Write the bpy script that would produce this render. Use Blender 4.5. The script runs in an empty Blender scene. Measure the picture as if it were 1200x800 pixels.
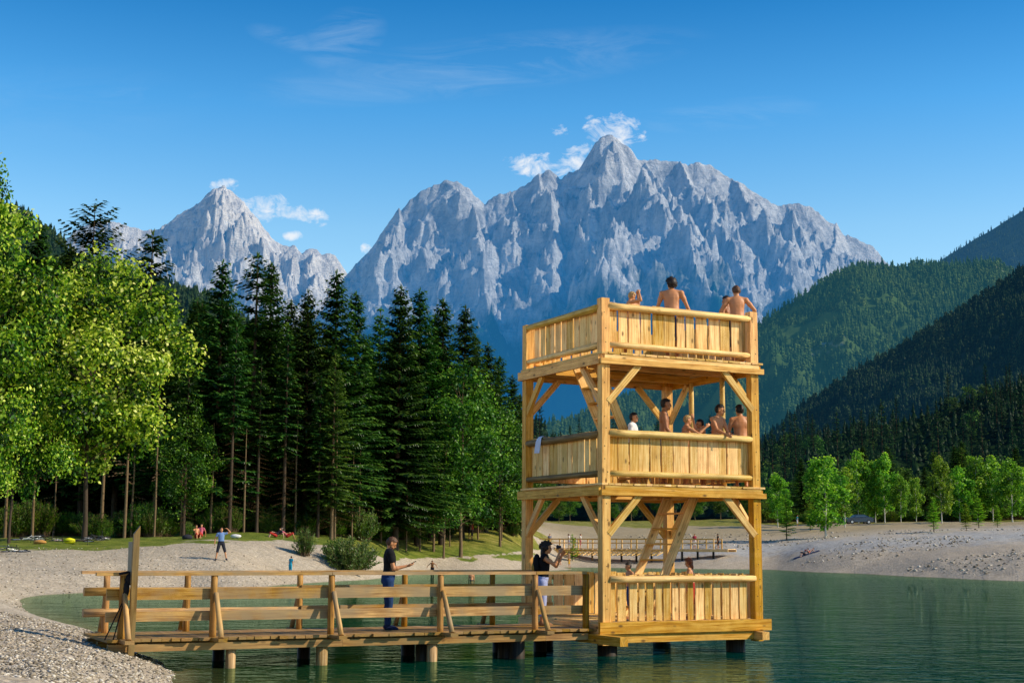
import bpy, math, random
import numpy as np
from mathutils import Vector, Matrix
PI = math.pi
C = bpy.context.scene.collection
scene = bpy.context.scene
rng = random.Random(7)

# ------------------------------------------------------------------ camera
F, PITCH, ROLL, H0 = 1663.0, 0.1445, 0.0054, 2.15
cp, sp_ = math.cos(PITCH), math.sin(PITCH)
cr, sr = math.cos(ROLL), math.sin(ROLL)
def proj(x, y, z):
    z = z - H0
    d = y*cp + z*sp_; u = -y*sp_ + z*cp
    a = F*x/d; b = -F*u/d
    return 600 + cr*a - sr*b, 400 + sr*a + cr*b
def ray(px, py):
    qx, qy = px-600, py-400
    a = cr*qx + sr*qy; b = -sr*qx + cr*qy
    r, u = a/F, -b/F
    y = cp - u*sp_; z = sp_ + u*cp
    return r/y, z/y                       # X and dz per unit Y
def at(px, py, Y):
    a, b = ray(px, py); return Vector((a*Y, Y, H0 + b*Y))
def onz(px, py, z):
    a, b = ray(px, py); Y = (z-H0)/b; return Vector((a*Y, Y, z))

cam_d = bpy.data.cameras.new('camera'); cam = bpy.data.objects.new('camera', cam_d); C.objects.link(cam)
cam_d.sensor_width = 36; cam_d.lens = F/1200*36; cam_d.clip_start = 0.1; cam_d.clip_end = 60000
fw = Vector((0, cp, sp_)); up0 = Vector((0, -sp_, cp)); r0 = Vector((1, 0, 0))
X_ = cr*r0 + sr*up0; Y_ = -sr*r0 + cr*up0; Z_ = -fw
cam.matrix_world = Matrix(((X_.x, Y_.x, Z_.x, 0), (X_.y, Y_.y, Z_.y, 0), (X_.z, Y_.z, Z_.z, H0), (0, 0, 0, 1)))
scene.camera = cam

# ------------------------------------------------------------------ numpy noise
_pr = np.random.RandomState(3); _perm = _pr.permutation(256); _perm = np.concatenate([_perm, _perm])
_ga = _pr.rand(256)*2*np.pi; _gx, _gy = np.cos(_ga), np.sin(_ga)
def pn(x, y):
    x = np.asarray(x, float); y = np.asarray(y, float)
    xi = np.floor(x).astype(int); yi = np.floor(y).astype(int); xf = x-xi; yf = y-yi
    u = xf*xf*xf*(xf*(xf*6-15)+10); v = yf*yf*yf*(yf*(yf*6-15)+10)
    def g(ix, iy, fx, fy):
        h = _perm[(_perm[ix & 255] + iy) & 255]
        return _gx[h]*fx + _gy[h]*fy
    a = g(xi, yi, xf, yf); b = g(xi+1, yi, xf-1, yf); c = g(xi, yi+1, xf, yf-1); d = g(xi+1, yi+1, xf-1, yf-1)
    return (a*(1-u)+b*u)*(1-v) + (c*(1-u)+d*u)*v
def fbm(x, y, o=4, l=2.1, g=.5):
    s = 0; a = 1
    for i in range(o): s = s + a*pn(x*l**i + 17.3*i, y*l**i - 9.1*i); a *= g
    return s
def ridged(x, y, o=5, l=2.1, g=.5):
    s = 0; a = 1; w = 1
    for i in range(o):
        n = 1-np.abs(pn(x*l**i+31.7*i, y*l**i+5.3*i))*2.0; n = np.clip(n, 0, 1)**2
        s = s + a*n*w; w = np.clip(n*1.6, 0, 1); a *= g
    return s

# ------------------------------------------------------------------ object helpers
def tag(o, label=None, cat=None, group=None, kind=None):
    if label: o['label'] = label
    if cat: o['category'] = cat
    if group: o['group'] = group
    if kind: o['kind'] = kind
    return o
def thing(name, label, cat, loc=(0, 0, 0), rz=0, group=None):
    o = bpy.data.objects.new(name, None); C.objects.link(o); o.location = loc; o.rotation_euler = (0, 0, rz)
    o.empty_display_size = .3
    return tag(o, label, cat, group)
def link(name, me, parent=None, mats=()):
    o = bpy.data.objects.new(name, me); C.objects.link(o)
    for m in mats: me.materials.append(m)
    if parent is not None: o.parent = parent
    return o
def np_mesh(name, V, Fq, tone=None, smooth=False, vattr=None):
    V = np.asarray(V, np.float32); Fq = np.asarray(Fq, np.int32)
    me = bpy.data.meshes.new(name); n, k = Fq.shape
    me.vertices.add(len(V)); me.vertices.foreach_set('co', V.ravel())
    me.loops.add(n*k); me.loops.foreach_set('vertex_index', Fq.ravel())
    me.polygons.add(n); me.polygons.foreach_set('loop_start', np.arange(0, n*k, k, dtype=np.int32))
    me.polygons.foreach_set('loop_total', np.full(n, k, np.int32))
    if smooth: me.polygons.foreach_set('use_smooth', np.ones(n, bool))
    me.update(calc_edges=True)
    if tone is not None:
        a = me.attributes.new('tone', 'FLOAT', 'FACE'); a.data.foreach_set('value', np.asarray(tone, np.float32))
    for kx, val in (vattr or {}).items():
        a = me.attributes.new(kx, 'FLOAT', 'POINT'); a.data.foreach_set('value', np.asarray(val, np.float32).ravel())
    return me
def grid_faces(nr, nc):
    i = np.arange(nr-1)[:, None]*nc + np.arange(nc-1)[None, :]
    i = i.ravel(); return np.stack([i, i+1, i+nc+1, i+nc], 1)

class MB:
    """collects boards, logs and lumps into one mesh; attribute 'gr' = (along, across, random)"""
    def __init__(s): s.v = []; s.f = []; s.g = []; s.sm = []
    def add(s, vs, fs, gs, sm=False):
        b = len(s.v); s.v += [tuple(v) for v in vs]
        for f, g in zip(fs, gs): s.f.append([b+i for i in f]); s.g.append(g); s.sm.append(sm)
    def plank(s, p0, p1, side, w, t, jit=0., n=1, cut0=0, cut1=0):
        """board from p0 to p1; width w along side, thickness t along normal; waney edge jitter"""
        p0, p1 = Vector(p0), Vector(p1); ax = (p1-p0); L = ax.length; ax = ax/L
        sd = Vector(side); sd = (sd - ax*sd.dot(ax)).normalized(); nr = ax.cross(sd)
        rn = rng.random(); off = rng.random()*20; vs = []
        for i in range(n+1):
            q = p0 + ax*L*i/n
            a = w/2*(1+(rng.uniform(-jit, jit))); b = w/2*(1+rng.uniform(-jit, jit))
            ca = cut0 if i == 0 else (cut1 if i == n else 0)
            vs += [q-sd*b-nr*t/2-ax*ca*.5, q+sd*a-nr*t/2+ax*ca*.5, q+sd*a+nr*t/2+ax*ca*.5, q-sd*b+nr*t/2-ax*ca*.5]
        fs, gs = [], []
        cc = [-w/2, w/2, w/2+t, -w/2-t]
        for i in range(n):
            for k in range(4):
                k2 = (k+1) % 4; a0 = cc[k]; a1 = a0 + (w if k % 2 == 0 else t)*(1 if k != 2 else -1)
                fs.append([i*4+k, i*4+k2, i*4+4+k2, i*4+4+k])
                u0, u1 = off+L*i/n, off+L*(i+1)/n
                gs.append([(u0, a0, rn), (u0, a1, rn), (u1, a1, rn), (u1, a0, rn)])
        fs.append([3, 2, 1, 0]); gs.append([(off+.9, .1*k, rn) for k in range(4)])
        m = n*4; fs.append([m, m+1, m+2, m+3]); gs.append([(off+.9, .1*k, rn) for k in range(4)])
        s.add(vs, fs, gs)
    def box(s, p0, p1, side, w, t): s.plank(p0, p1, side, w, t)
    def log(s, p0, p1, r0, r1=None, wob=.004, n=6, k=12):
        wob *= .55
        r1 = r0 if r1 is None else r1
        p0, p1 = Vector(p0), Vector(p1); ax = p1-p0; L = ax.length; ax = ax/L
        a = ax.orthogonal().normalized(); b = ax.cross(a); rn = rng.random(); off = rng.random()*20; vs = []
        for i in range(n+1):
            t = i/n; q = p0+ax*L*t + a*rng.uniform(-wob, wob) + b*rng.uniform(-wob, wob); r = r0+(r1-r0)*t + rng.uniform(-wob, wob)*.6
            for j in range(k):
                th = 2*PI*j/k; vs.append(q+(a*math.cos(th)+b*math.sin(th))*r)
        fs, gs = [], []
        for i in range(n):
            for j in range(k):
                j2 = (j+1) % k; fs.append([i*k+j, i*k+j2, (i+1)*k+j2, (i+1)*k+j])
                u0, u1 = off+L*i/n, off+L*(i+1)/n; w0, w1 = j/k*2*PI*r0, (j+1)/k*2*PI*r0
                gs.append([(u0, w0, rn), (u0, w1, rn), (u1, w1, rn), (u1, w0, rn)])
        s.add(vs, fs, gs, True)
        c0 = list(reversed(range(k))); c1 = [n*k+j for j in range(k)]
        b0 = len(s.v)-len(vs)
        for cset in (c0, c1):
            s.f.append([b0+i for i in cset]); s.g.append([(off+.5, .05*math.cos(j), rn+.02) for j in range(k)]); s.sm.append(False)
    def tube(s, pts, r, k=8):
        for a, b in zip(pts[:-1], pts[1:]): s.log(a, b, r, r, 0, 1, k)
    def ball(s, c, r, k=8, m=5, jit=0):
        c = Vector(c); r = r if hasattr(r, '__len__') else (r, r, r); rn = rng.random(); vs = []; fs = []; gs = []
        for i in range(m+1):
            ph = PI*i/m
            for j in range(k):
                th = 2*PI*j/k; q = 1+rng.uniform(-jit, jit)
                vs.append(c+Vector((r[0]*math.sin(ph)*math.cos(th)*q, r[1]*math.sin(ph)*math.sin(th)*q, r[2]*math.cos(ph)*q)))
        for i in range(m):
            for j in range(k):
                fs.append([i*k+j, (i+1)*k+j, (i+1)*k+(j+1) % k, i*k+(j+1) % k]); gs.append([(vs[i*k+j].x, vs[i*k+j].z, rn)]*4)
        s.add(vs, fs, gs, True)
    def build(s, name, mat, parent=None):
        me = bpy.data.meshes.new(name)
        o3 = Vector((0, 0, 0))
        if parent is not None:
            o3 = parent['_o'] if '_o' in parent else None
            q = parent; o3 = Vector((0, 0, 0))
            while q is not None: o3 += q.location; q = q.parent
        me.from_pydata([(v[0]-o3.x, v[1]-o3.y, v[2]-o3.z) for v in s.v], [], s.f); me.update()
        a = me.attributes.new('gr', 'FLOAT_VECTOR', 'CORNER')
        a.data.foreach_set('vector', np.array([c for g in s.g for c in g], np.float32).ravel())
        me.polygons.foreach_set('use_smooth', s.sm)
        return link(name, me, parent, [mat] if mat else [])

# ------------------------------------------------------------------ materials
def nt(name):
    m = bpy.data.materials.new(name); m.use_nodes = True; t = m.node_tree; t.nodes.clear()
    out = t.nodes.new('ShaderNodeOutputMaterial'); return m, t, out
class N:
    def __init__(s, t): s.t = t
    def n(s, typ, ins=None, **kw):
        q = s.t.nodes.new(typ)
        for k, v in kw.items(): setattr(q, k, v)
        for k, v in (ins or {}).items():
            if isinstance(v, bpy.types.NodeSocket): s.t.links.new(v, q.inputs[k])
            else: q.inputs[k].default_value = v
        return q
    def math(s, op, a, b=0, c=None, clamp=False):
        q = s.t.nodes.new('ShaderNodeMath'); q.operation = op; q.use_clamp = clamp
        for i, v in enumerate((a, b) if c is None else (a, b, c)):
            if isinstance(v, bpy.types.NodeSocket): s.t.links.new(v, q.inputs[i])
            else: q.inputs[i].default_value = v
        return q.outputs[0]
    def mix(s, fac, a, b, blend='MIX'):
        q = s.t.nodes.new('ShaderNodeMix'); q.data_type = 'RGBA'; q.blend_type = blend
        for i, v in ((0, fac), (6, a), (7, b)):
            if isinstance(v, bpy.types.NodeSocket): s.t.links.new(v, q.inputs[i])
            else: q.inputs[i].default_value = (*v, 1) if isinstance(v, tuple) and len(v) == 3 else v
        return q.outputs[2]
    def ramp(s, fac, stops, interp='LINEAR'):
        q = s.t.nodes.new('ShaderNodeValToRGB'); s.t.links.new(fac, q.inputs[0]); e = q.color_ramp.elements; q.color_ramp.interpolation = interp
        while len(e) < len(stops): e.new(.5)
        for el, (p, c) in zip(e, stops): el.position = p; el.color = (*c, 1) if len(c) == 3 else c
        return q.outputs[0]
    def noise(s, vec, scale, detail=4, rough=.55, dist=0):
        q = s.n('ShaderNodeTexNoise', {'Scale': scale, 'Detail': detail, 'Roughness': rough, 'Distortion': dist})
        if vec is not None: s.t.links.new(vec, q.inputs['Vector'])
        return q.outputs[0]
    def attr(s, name, out='Fac'): return s.n('ShaderNodeAttribute', attribute_name=name).outputs[out]
    def vmul(s, v, k):
        q = s.t.nodes.new('ShaderNodeVectorMath'); q.operation = 'MULTIPLY'; s.t.links.new(v, q.inputs[0]); q.inputs[1].default_value = k; return q.outputs[0]
    def bump(s, h, st, dist=.02):
        return s.n('ShaderNodeBump', {'Height': h, 'Strength': st, 'Distance': dist}).outputs[0]

def wood(name, light, dark, knots=.55, rough=.6, varc=.5, grey=None, var_scale=1.0):
    m, t, out = nt(name); g = N(t)
    v = g.attr('gr', 'Vector')
    sep = g.n('ShaderNodeSeparateXYZ', {0: v})
    z = g.math('MULTIPLY', sep.outputs[2], 37.)
    cv = g.n('ShaderNodeCombineXYZ', {0: g.math('MULTIPLY', sep.outputs[0], 1.1), 1: g.math('MULTIPLY', sep.outputs[1], 26.), 2: z}).outputs[0]
    gr = g.noise(cv, 1.0, 4, .6, .8)
    base = g.ramp(gr, [(.27, tuple(c*.6 for c in dark)), (.40, dark), (.58, light)])
    cv2 = g.n('ShaderNodeCombineXYZ', {0: sep.outputs[0], 1: sep.outputs[1], 2: z}).outputs[0]
    bl = g.noise(cv2, 2.2, 3)
    base = g.mix(g.math('MULTIPLY', g.math('SUBTRACT', bl, .45, clamp=True), 1.6), base, tuple(c*.62 for c in dark))
    rv = g.n('ShaderNodeTexWhiteNoise', noise_dimensions='1D'); t.links.new(sep.outputs[2], rv.inputs['W'])
    br = g.math('ADD', g.math('MULTIPLY', rv.outputs[0], varc), 1-varc*.55)
    hs = g.n('ShaderNodeHueSaturation', {'Hue': .5, 'Saturation': g.math('ADD', g.math('MULTIPLY', rv.outputs[0], -.35*var_scale), 1.17), 'Value': br, 'Color': base})
    # knots
    kv = g.n('ShaderNodeCombineXYZ', {0: g.math('MULTIPLY', sep.outputs[0], 2.4), 1: g.math('MULTIPLY', sep.outputs[1], 5.), 2: z}).outputs[0]
    vo = g.n('ShaderNodeTexVoronoi', {'Vector': kv, 'Scale': 1.0, 'Randomness': 1.})
    kf = g.ramp(vo.outputs['Distance'], [(.07, (1, 1, 1)), (.17, (0, 0, 0))])
    orr = g.mix(g.math('MULTIPLY', g.math('GREATER_THAN', rv.outputs[0], .66), .45), hs.outputs[0], g.mix(1, hs.outputs[0], (1.0, .78, .5), 'MULTIPLY'))
    col = g.mix(g.math('MULTIPLY', kf, knots), orr, tuple(c*.25 for c in dark))
    dirt = g.noise(g.n('ShaderNodeNewGeometry').outputs['Position'], 3.1, 5, .7)
    col = g.mix(g.ramp(dirt, [(.50, (0, 0, 0)), (.74, (.40, .40, .40))]), col, g.mix(1, col, (.55, .42, .30), 'MULTIPLY'))
    crk = g.noise(g.n('ShaderNodeCombineXYZ', {0: g.math('MULTIPLY', sep.outputs[0], .8), 1: g.math('MULTIPLY', sep.outputs[1], 55.), 2: z}).outputs[0], 1.0, 2, .5)
    col = g.mix(g.ramp(crk, [(.70, (0, 0, 0)), (.74, (.75, .75, .75))]), col, tuple(c*.3 for c in dark))
    if grey:
        wn = g.noise(g.n('ShaderNodeNewGeometry').outputs['Position'], 1.3, 4)
        col = g.mix(g.ramp(wn, [(.42, (0, 0, 0)), (.62, (.75, .75, .75))]), col, grey)
    b = g.n('ShaderNodeBsdfPrincipled', {'Base Color': col, 'Roughness': rough, 'Specular IOR Level': .25, 'Normal': g.bump(gr, .35, .004)})
    t.links.new(b.outputs[0], out.inputs[0]); return m

W_fresh = wood('fresh_larch', (.92, .54, .145), (.64, .30, .05), .9)
W_board = wood('sawn_board', (.97, .68, .27), (.70, .38, .09), .9, varc=.6)
W_log = wood('peeled_log', (.90, .64, .23), (.64, .39, .10), .55, rough=.5)
W_pier = wood('weathered_pier_wood', (.50, .29, .075), (.27, .13, .028), .6, grey=(.29, .19, .075))
W_rail = wood('handrail_wood', (.64, .38, .12), (.38, .19, .045), .5, grey=(.32, .24, .14))
W_post = wood('round_post_wood', (.52, .27, .06), (.30, .14, .028), .4)
W_pile = wood('dark_pile', (.045, .03, .015), (.015, .01, .006), .3)  # dark brown timber, same tone over the whole pile
W_raildk = wood('dark_weathered_rail', (.30, .19, .07), (.17, .10, .03), .4)  # weathered near-black-brown timber of the middle storey rails
W_notice = wood('grey_green_post_wood', (.34, .22, .08), (.19, .11, .035), .4, grey=(.22, .16, .07))
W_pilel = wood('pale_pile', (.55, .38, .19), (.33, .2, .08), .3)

def plain(name, col, rough=.7, spec=.3, noise=0, scale=8, metal=0, sub=0):
    m, t, out = nt(name); g = N(t)
    c = col
    if noise:
        tc = g.n('ShaderNodeTexCoord').outputs['Object']
        nz = g.noise(tc, scale, 4)
        c = g.mix(nz, tuple(x*(1-noise) for x in col), tuple(min(1, x*(1+noise)) for x in col))
    b = g.n('ShaderNodeBsdfPrincipled', {'Base Color': c if noise else (*col, 1), 'Roughness': rough, 'Specular IOR Level': spec, 'Metallic': metal})
    t.links.new(b.outputs[0], out.inputs[0]); return m

def leafmat(name, cols, trans=.35, dead=(.10, .06, .03), haze=None, val=1.0, patch=0.):
    """cols: ramp over the per-leaf tone, random plus painted crown shade; values above 1.5 are dead wood"""
    m, t, out = nt(name); g = N(t)
    r = g.attr('tone'); c = g.ramp(r, cols)
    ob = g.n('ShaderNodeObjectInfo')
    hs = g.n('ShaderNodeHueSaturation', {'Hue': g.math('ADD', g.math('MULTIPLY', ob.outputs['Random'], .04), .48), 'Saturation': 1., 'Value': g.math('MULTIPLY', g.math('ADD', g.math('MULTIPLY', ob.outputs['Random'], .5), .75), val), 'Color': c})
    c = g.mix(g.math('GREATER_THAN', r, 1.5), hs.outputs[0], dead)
    if patch:
        pz = g.noise(g.n('ShaderNodeNewGeometry').outputs['Position'], patch, 3)
        c = g.mix(g.ramp(pz, [(.4, (0, 0, 0)), (.65, (.8, .8, .8))]), c, g.mix(.5, c, (.09, .14, .03)))
    d = g.n('ShaderNodeBsdfDiffuse', {'Color': c}); tr = g.n('ShaderNodeBsdfTranslucent', {'Color': g.mix(.5, c, g.mix(1, c, (1.3, 1.5, .5), 'MULTIPLY'))})
    gl = g.n('ShaderNodeBsdfGlossy', {'Color': (.6, .65, .6, 1), 'Roughness': .45})
    s1 = g.n('ShaderNodeMixShader', {0: trans, 1: d.outputs[0], 2: tr.outputs[0]})
    s2 = g.n('ShaderNodeMixShader', {0: .014 if haze else .03, 1: s1.outputs[0], 2: gl.outputs[0]})
    last = s2.outputs[0]
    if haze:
        e = g.n('ShaderNodeEmission', {'Color': (*haze[0], 1), 'Strength': 1})  # aerial haze painted in as constant bluish emission
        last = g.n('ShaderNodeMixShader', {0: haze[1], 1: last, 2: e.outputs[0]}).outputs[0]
    t.links.new(last, out.inputs[0]); return m

M_spruce = leafmat('spruce_needles', [(0, (.003, .014, .004)), (.45, (.016, .058, .010)), (.8, (.055, .125, .017)), (1, (.12, .21, .026))], .2)  # near-black low end paints crown shadow into the needle colour
M_spruce2 = leafmat('light_spruce_needles', [(0, (.02, .06, .012)), (.6, (.07, .16, .02)), (1, (.17, .28, .035))], .3)
M_bright = leafmat('sunny_leaves', [(0, (.006, .026, .002)), (.3, (.06, .18, .008)), (.55, (.30, .46, .022)), (.8, (.72, .80, .10)), (1, (.85, .86, .28))], .4)  # ramp paints dark crown interior and sunlit tips into the leaves
M_mid = leafmat('green_leaves', [(0, (.012, .045, .004)), (.5, (.07, .165, .012)), (1, (.25, .37, .03))], .35)
M_birch = leafmat('birch_leaves', [(0, (.04, .13, .010)), (.6, (.20, .38, .020)), (1, (.45, .58, .05))], .45)
M_willow = leafmat('willow_leaves', [(0, (.03, .08, .012)), (.6, (.11, .20, .03)), (1, (.26, .34, .08))], .4)
M_bark = plain('grey_brown_bark', (.17, .115, .065), .9, .1, .45, 6)
M_barkd = plain('dark_bark', (.07, .05, .035), .9, .1, .4, 6)
M_white = plain('pale_birch_bark', (.55, .52, .44), .8, .2, .3, 9)
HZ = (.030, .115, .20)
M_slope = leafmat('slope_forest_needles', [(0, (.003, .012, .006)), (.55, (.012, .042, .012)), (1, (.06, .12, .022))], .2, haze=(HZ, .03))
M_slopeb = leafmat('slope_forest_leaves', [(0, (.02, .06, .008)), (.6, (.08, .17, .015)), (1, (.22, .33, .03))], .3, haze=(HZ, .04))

# ------------------------------------------------------------------ light and sky
SUN_AZ = math.radians(100.0)      # clockwise from +Y: the sun stands to the right
SUN_EL = math.radians(34)
sd = Vector((math.sin(SUN_AZ)*math.cos(SUN_EL), math.cos(SUN_AZ)*math.cos(SUN_EL), math.sin(SUN_EL)))
L = bpy.data.lights.new('sun', 'SUN'); L.energy = 5.0; L.angle = math.radians(.5); L.color = (1, .87, .66)
lo = bpy.data.objects.new('sun', L); C.objects.link(lo); lo.rotation_euler = sd.to_track_quat('Z', 'Y').to_euler(); lo.location = (60, 0, 60)
w = bpy.data.worlds.new('World'); scene.world = w; w.use_nodes = True; t = w.node_tree; t.nodes.clear(); g = N(t)
wo = t.nodes.new('ShaderNodeOutputWorld')
sky = g.n('ShaderNodeTexSky', sky_type='NISHITA', sun_disc=False, sun_elevation=SUN_EL, sun_rotation=SUN_AZ, air_density=1.0, dust_density=.35, ozone_density=2.2, altitude=700)
hs = g.n('ShaderNodeHueSaturation', {'Hue': .5, 'Saturation': 1.30, 'Value': 1.28, 'Color': sky.outputs[0]})
tc = g.n('ShaderNodeTexCoord').outputs['Generated']; sx = g.n('ShaderNodeSeparateXYZ', {0: tc})
deep = g.ramp(sx.outputs[2], [(.0, (.85, .62, .45)), (.13, (.85, .65, .50)), (.22, (.68, .61, .51)), (.30, (.34, .52, .52)), (.38, (.09, .35, .42)), (1, (.07, .26, .33))])
skyt = g.mix(1.0, hs.outputs[0], deep, 'MULTIPLY'); skyt = g.mix(1.0, skyt, (2., 2., 2.), 'MULTIPLY')
yy = g.math('MAXIMUM', sx.outputs[1], .05)
ca = g.math('DIVIDE', sx.outputs[0], yy); cb = g.math('DIVIDE', sx.outputs[2], yy)
front = g.math('GREATER_THAN', sx.outputs[1], .06)
uv = g.n('ShaderNodeCombineXYZ', {0: ca, 1: cb, 2: 0.}).outputs[0]
nz1 = g.noise(g.vmul(uv, (1, 1.3, 1)), 62, 8, .62, .5)
nz1 = g.math('ADD', g.math('MULTIPLY', g.math('SUBTRACT', nz1, .5), 1.7), .5)
nz2 = g.noise(g.vmul(uv, (1, 4.5, 1)), 9, 8, .66, 1.2)
def blob(px, py, rx, ry, rot=0):
    a0, b0 = ray(px, py); rx, ry = rx/F, ry/F; c_, s_ = math.cos(rot), math.sin(rot)
    da = g.math('SUBTRACT', ca, a0); db = g.math('SUBTRACT', cb, b0)
    u = g.math('ADD', g.math('MULTIPLY', da, c_/rx), g.math('MULTIPLY', db, s_/rx))
    v = g.math('ADD', g.math('MULTIPLY', da, -s_/ry), g.math('MULTIPLY', db, c_/ry))
    q = g.math('ADD', g.math('MULTIPLY', u, u), g.math('MULTIPLY', v, v))
    return g.math('SUBTRACT', 1.0, q, clamp=True)
cl = None
for b in [(722, 154, 50, 32, 0), (632, 193, 56, 19, .05), (658, 151, 18, 12, 0), (308, 242, 46, 24, -.35), (358, 253, 38, 18, 0), (262, 219, 24, 14, .2), (430, 292, 10, 9, 0), (343, 276, 16, 8, 0), (672, 188, 40, 20, .6)]:
    q = blob(*b); cl = q if cl is None else g.math('MAXIMUM', cl, q)
puff = g.math('SMOOTH_MIN', g.math('MULTIPLY', g.math('SUBTRACT', g.math('ADD', g.math('MULTIPLY', g.math('POWER', cl, .8), .52), nz1), .80, clamp=True), 2.6, clamp=True), 1., .3)
puff = g.math('MULTIPLY', puff, g.math('MULTIPLY', cl, 5., clamp=True))
ci = None
for b, k in [((402, 46, 60, 40, .5), .40), ((560, 78, 300, 40, .13), .30), ((340, 48, 60, 16, -.3), .25), ((850, 135, 150, 22, .1), .22), ((160, 110, 110, 10, 0), .15), ((60, 120, 200, 60, 0), .06)]:
    q = g.math('MULTIPLY', blob(*b), k); ci = q if ci is None else g.math('MAXIMUM', ci, q)
cirr = g.math('MULTIPLY', ci, g.math('MULTIPLY', g.math('SUBTRACT', nz2, .42, clamp=True), 2.4, clamp=True), clamp=True)
skyc = g.mix(g.math('MULTIPLY', cirr, front), skyt, (4.2, 5.2, 6.0))
skyc = g.mix(g.math('MULTIPLY', g.math('MULTIPLY', puff, .93), front), skyc, (6.0, 6.2, 6.5))
bg = g.n('ShaderNodeBackground', {'Color': skyc, 'Strength': .15}); t.links.new(bg.outputs[0], wo.inputs[0])
scene.view_settings.view_transform = 'Standard'; scene.view_settings.look = 'None'; scene.view_settings.exposure = 0; scene.view_settings.gamma = 1
scene.cycles.max_bounces = 6; scene.cycles.transparent_max_bounces = 6

# ------------------------------------------------------------------ terrain
cps = []
def cp_(px, py, Y): p = at(px, py, Y); cps.append((p.x/p.y, math.log(p.y), p.z))
def cz(px, py, z): p = onz(px, py, z); cps.append((p.x/p.y, math.log(p.y), z))
def cx(px, Y, z): cps.append((ray(px, 640)[0], math.log(Y), z))
shore = [(215, 800), (202, 782), (182, 772), (160, 768), (141, 752), (110, 739), (76, 730), (50, 722), (30, 713), (25, 706), (60, 699), (110, 696), (160, 693), (220, 690), (330, 687),
         (400, 682), (455, 676), (510, 672), (610, 670), (690, 668), (800, 667), (905, 668), (1000, 672), (1100, 676.5), (1200, 682), (1330, 692)]
for s in shore: cz(s[0], s[1], 0)
for px, py, Y in [(258, 652, 79), (0, 650, 76), (100, 652, 78), (180, 651, 79), (0, 668, 66), (100, 672, 69), (200, 671, 75), (340, 664, 87), (0, 636, 88), (100, 637, 88), (200, 635, 90), (300, 633, 94), (400, 640, 100),
                  (50, 628, 105), (200, 627, 108), (350, 627, 113), (420, 629, 120), (460, 655, 112), (560, 655, 128), (500, 632, 140), (560, 620, 155), (605, 614, 165), (510, 645, 128), (600, 640, 142), (600, 655, 134),
                  (0, 690, 53), (-100, 660, 62), (-200, 640, 90), (0, 720, 31), (0, 750, 22.5), (0, 790, 17.8), (60, 780, 17.5), (100, 762, 22.2), (100, 800, 18.6), (150, 790, 20.8), (60, 740, 27), (-100, 760, 20), (-250, 740, 20),
                  (640, 660, 160), (700, 650, 172), (700, 612, 262), (850, 640, 168), (850, 610, 262), (780, 654, 166), (640, 612, 240),
                  (905, 652, 160), (945, 643, 156), (1000, 655, 134), (1000, 640, 150), (1100, 655, 116), (1100, 637, 142), (1200, 660, 106), (1200, 634, 132), (900, 630, 185), (970, 627, 178), (1100, 622, 172), (1200, 621, 160),
                  (900, 613, 235), (1030, 613, 232), (1200, 611, 215), (1350, 625, 130), (1350, 605, 200)]:
    cp_(px, py, Y)
for px, Y, z in [(0, 140, 4.5), (300, 150, 5), (600, 300, 8), (0, 300, 9), (1200, 300, 9), (1000, 400, 10), (-300, 200, 8), (1500, 200, 9), (-300, 60, 2.2), (1500, 60, 1.0), (600, 1000, 18), (0, 1000, 20), (1200, 1000, 18), (-300, 30, 1.5), (-300, 12, 1.6), (100, 12, .9), (300, 12, .3), (250, 18, -.3),
                 (500, 20, -1.2), (700, 20, -1.6), (900, 20, -1.8), (500, 12, -1), (900, 12, -1.4), (1300, 20, -1.6), (1300, 40, -1.6), (300, 30, -.9), (400, 40, -1.3), (250, 42, -.7), (150, 40, -.4), (500, 60, -1.6), (300, 55, -.7), (170, 52, -.35), (110, 47, -.25), (700, 60, -2), (900, 60, -2), (1100, 60, -1.8), (600, 90, -1.4), (800, 110, -1.4), (950, 110, -1.1), (440, 65, -.8), (200, 34, -.6), (600, 8, -1)]:
    cx(px, Y, z)
cps = np.array(cps)
def tps_fit(P, z, reg=2e-3):
    n = len(P); d = np.sqrt(((P[:, None]-P[None])**2).sum(2)); K = np.where(d > 1e-9, d*d*np.log(d+1e-12), 0) + np.eye(n)*reg
    A = np.zeros((n+3, n+3)); A[:n, :n] = K; A[:n, n] = 1; A[:n, n+1:] = P; A[n, :n] = 1; A[n+1:, :n] = P.T
    return np.linalg.solve(A, np.concatenate([z, [0, 0, 0]]))
P_ = cps[:, :2]*np.array([3.0, 1.0]); W_ = tps_fit(P_, cps[:, 2])
def ground_raw(X, Y):
    X = np.asarray(X, float); Y = np.asarray(Y, float); sh = X.shape
    q = np.stack([(X/Y).ravel()*3.0, np.log(Y).ravel()], 1); o = np.zeros(len(q))
    for i in range(0, len(q), 20000):
        b = q[i:i+20000]; d = np.sqrt(((b[:, None]-P_[None])**2).sum(2)); d = np.where(d > 1e-9, d*d*np.log(d+1e-12), 0); o[i:i+20000] = d@W_[:-3] + W_[-3] + b@W_[-2:]
    return o.reshape(sh)
def ground_z(X, Y):
    z = ground_raw(X, Y)
    X = np.asarray(X, float); Y = np.asarray(Y, float)
    land = np.clip(z/1.2, 0, 1)
    z = z + fbm(X*.22, Y*.22, 3)*.16*land + fbm(X*.9, Y*.9, 3)*.045*np.clip(z*2+.4, .1, 1) + fbm(X*.04, Y*.04, 2)*.5*np.clip((z-2)/3, 0, 1)
    return np.minimum(z, 26)
def gz(x, y): return float(ground_z(np.array([x]), np.array([y]))[0])
def gp(px, Y, dz=0): a, _ = ray(px, 640); return Vector((a*Y, Y, gz(a*Y, Y)+dz))
aa = np.concatenate([np.linspace(-1.5, -.42, 40), np.linspace(-.41, .41, 420), np.linspace(.42, 1.5, 40)])
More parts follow.
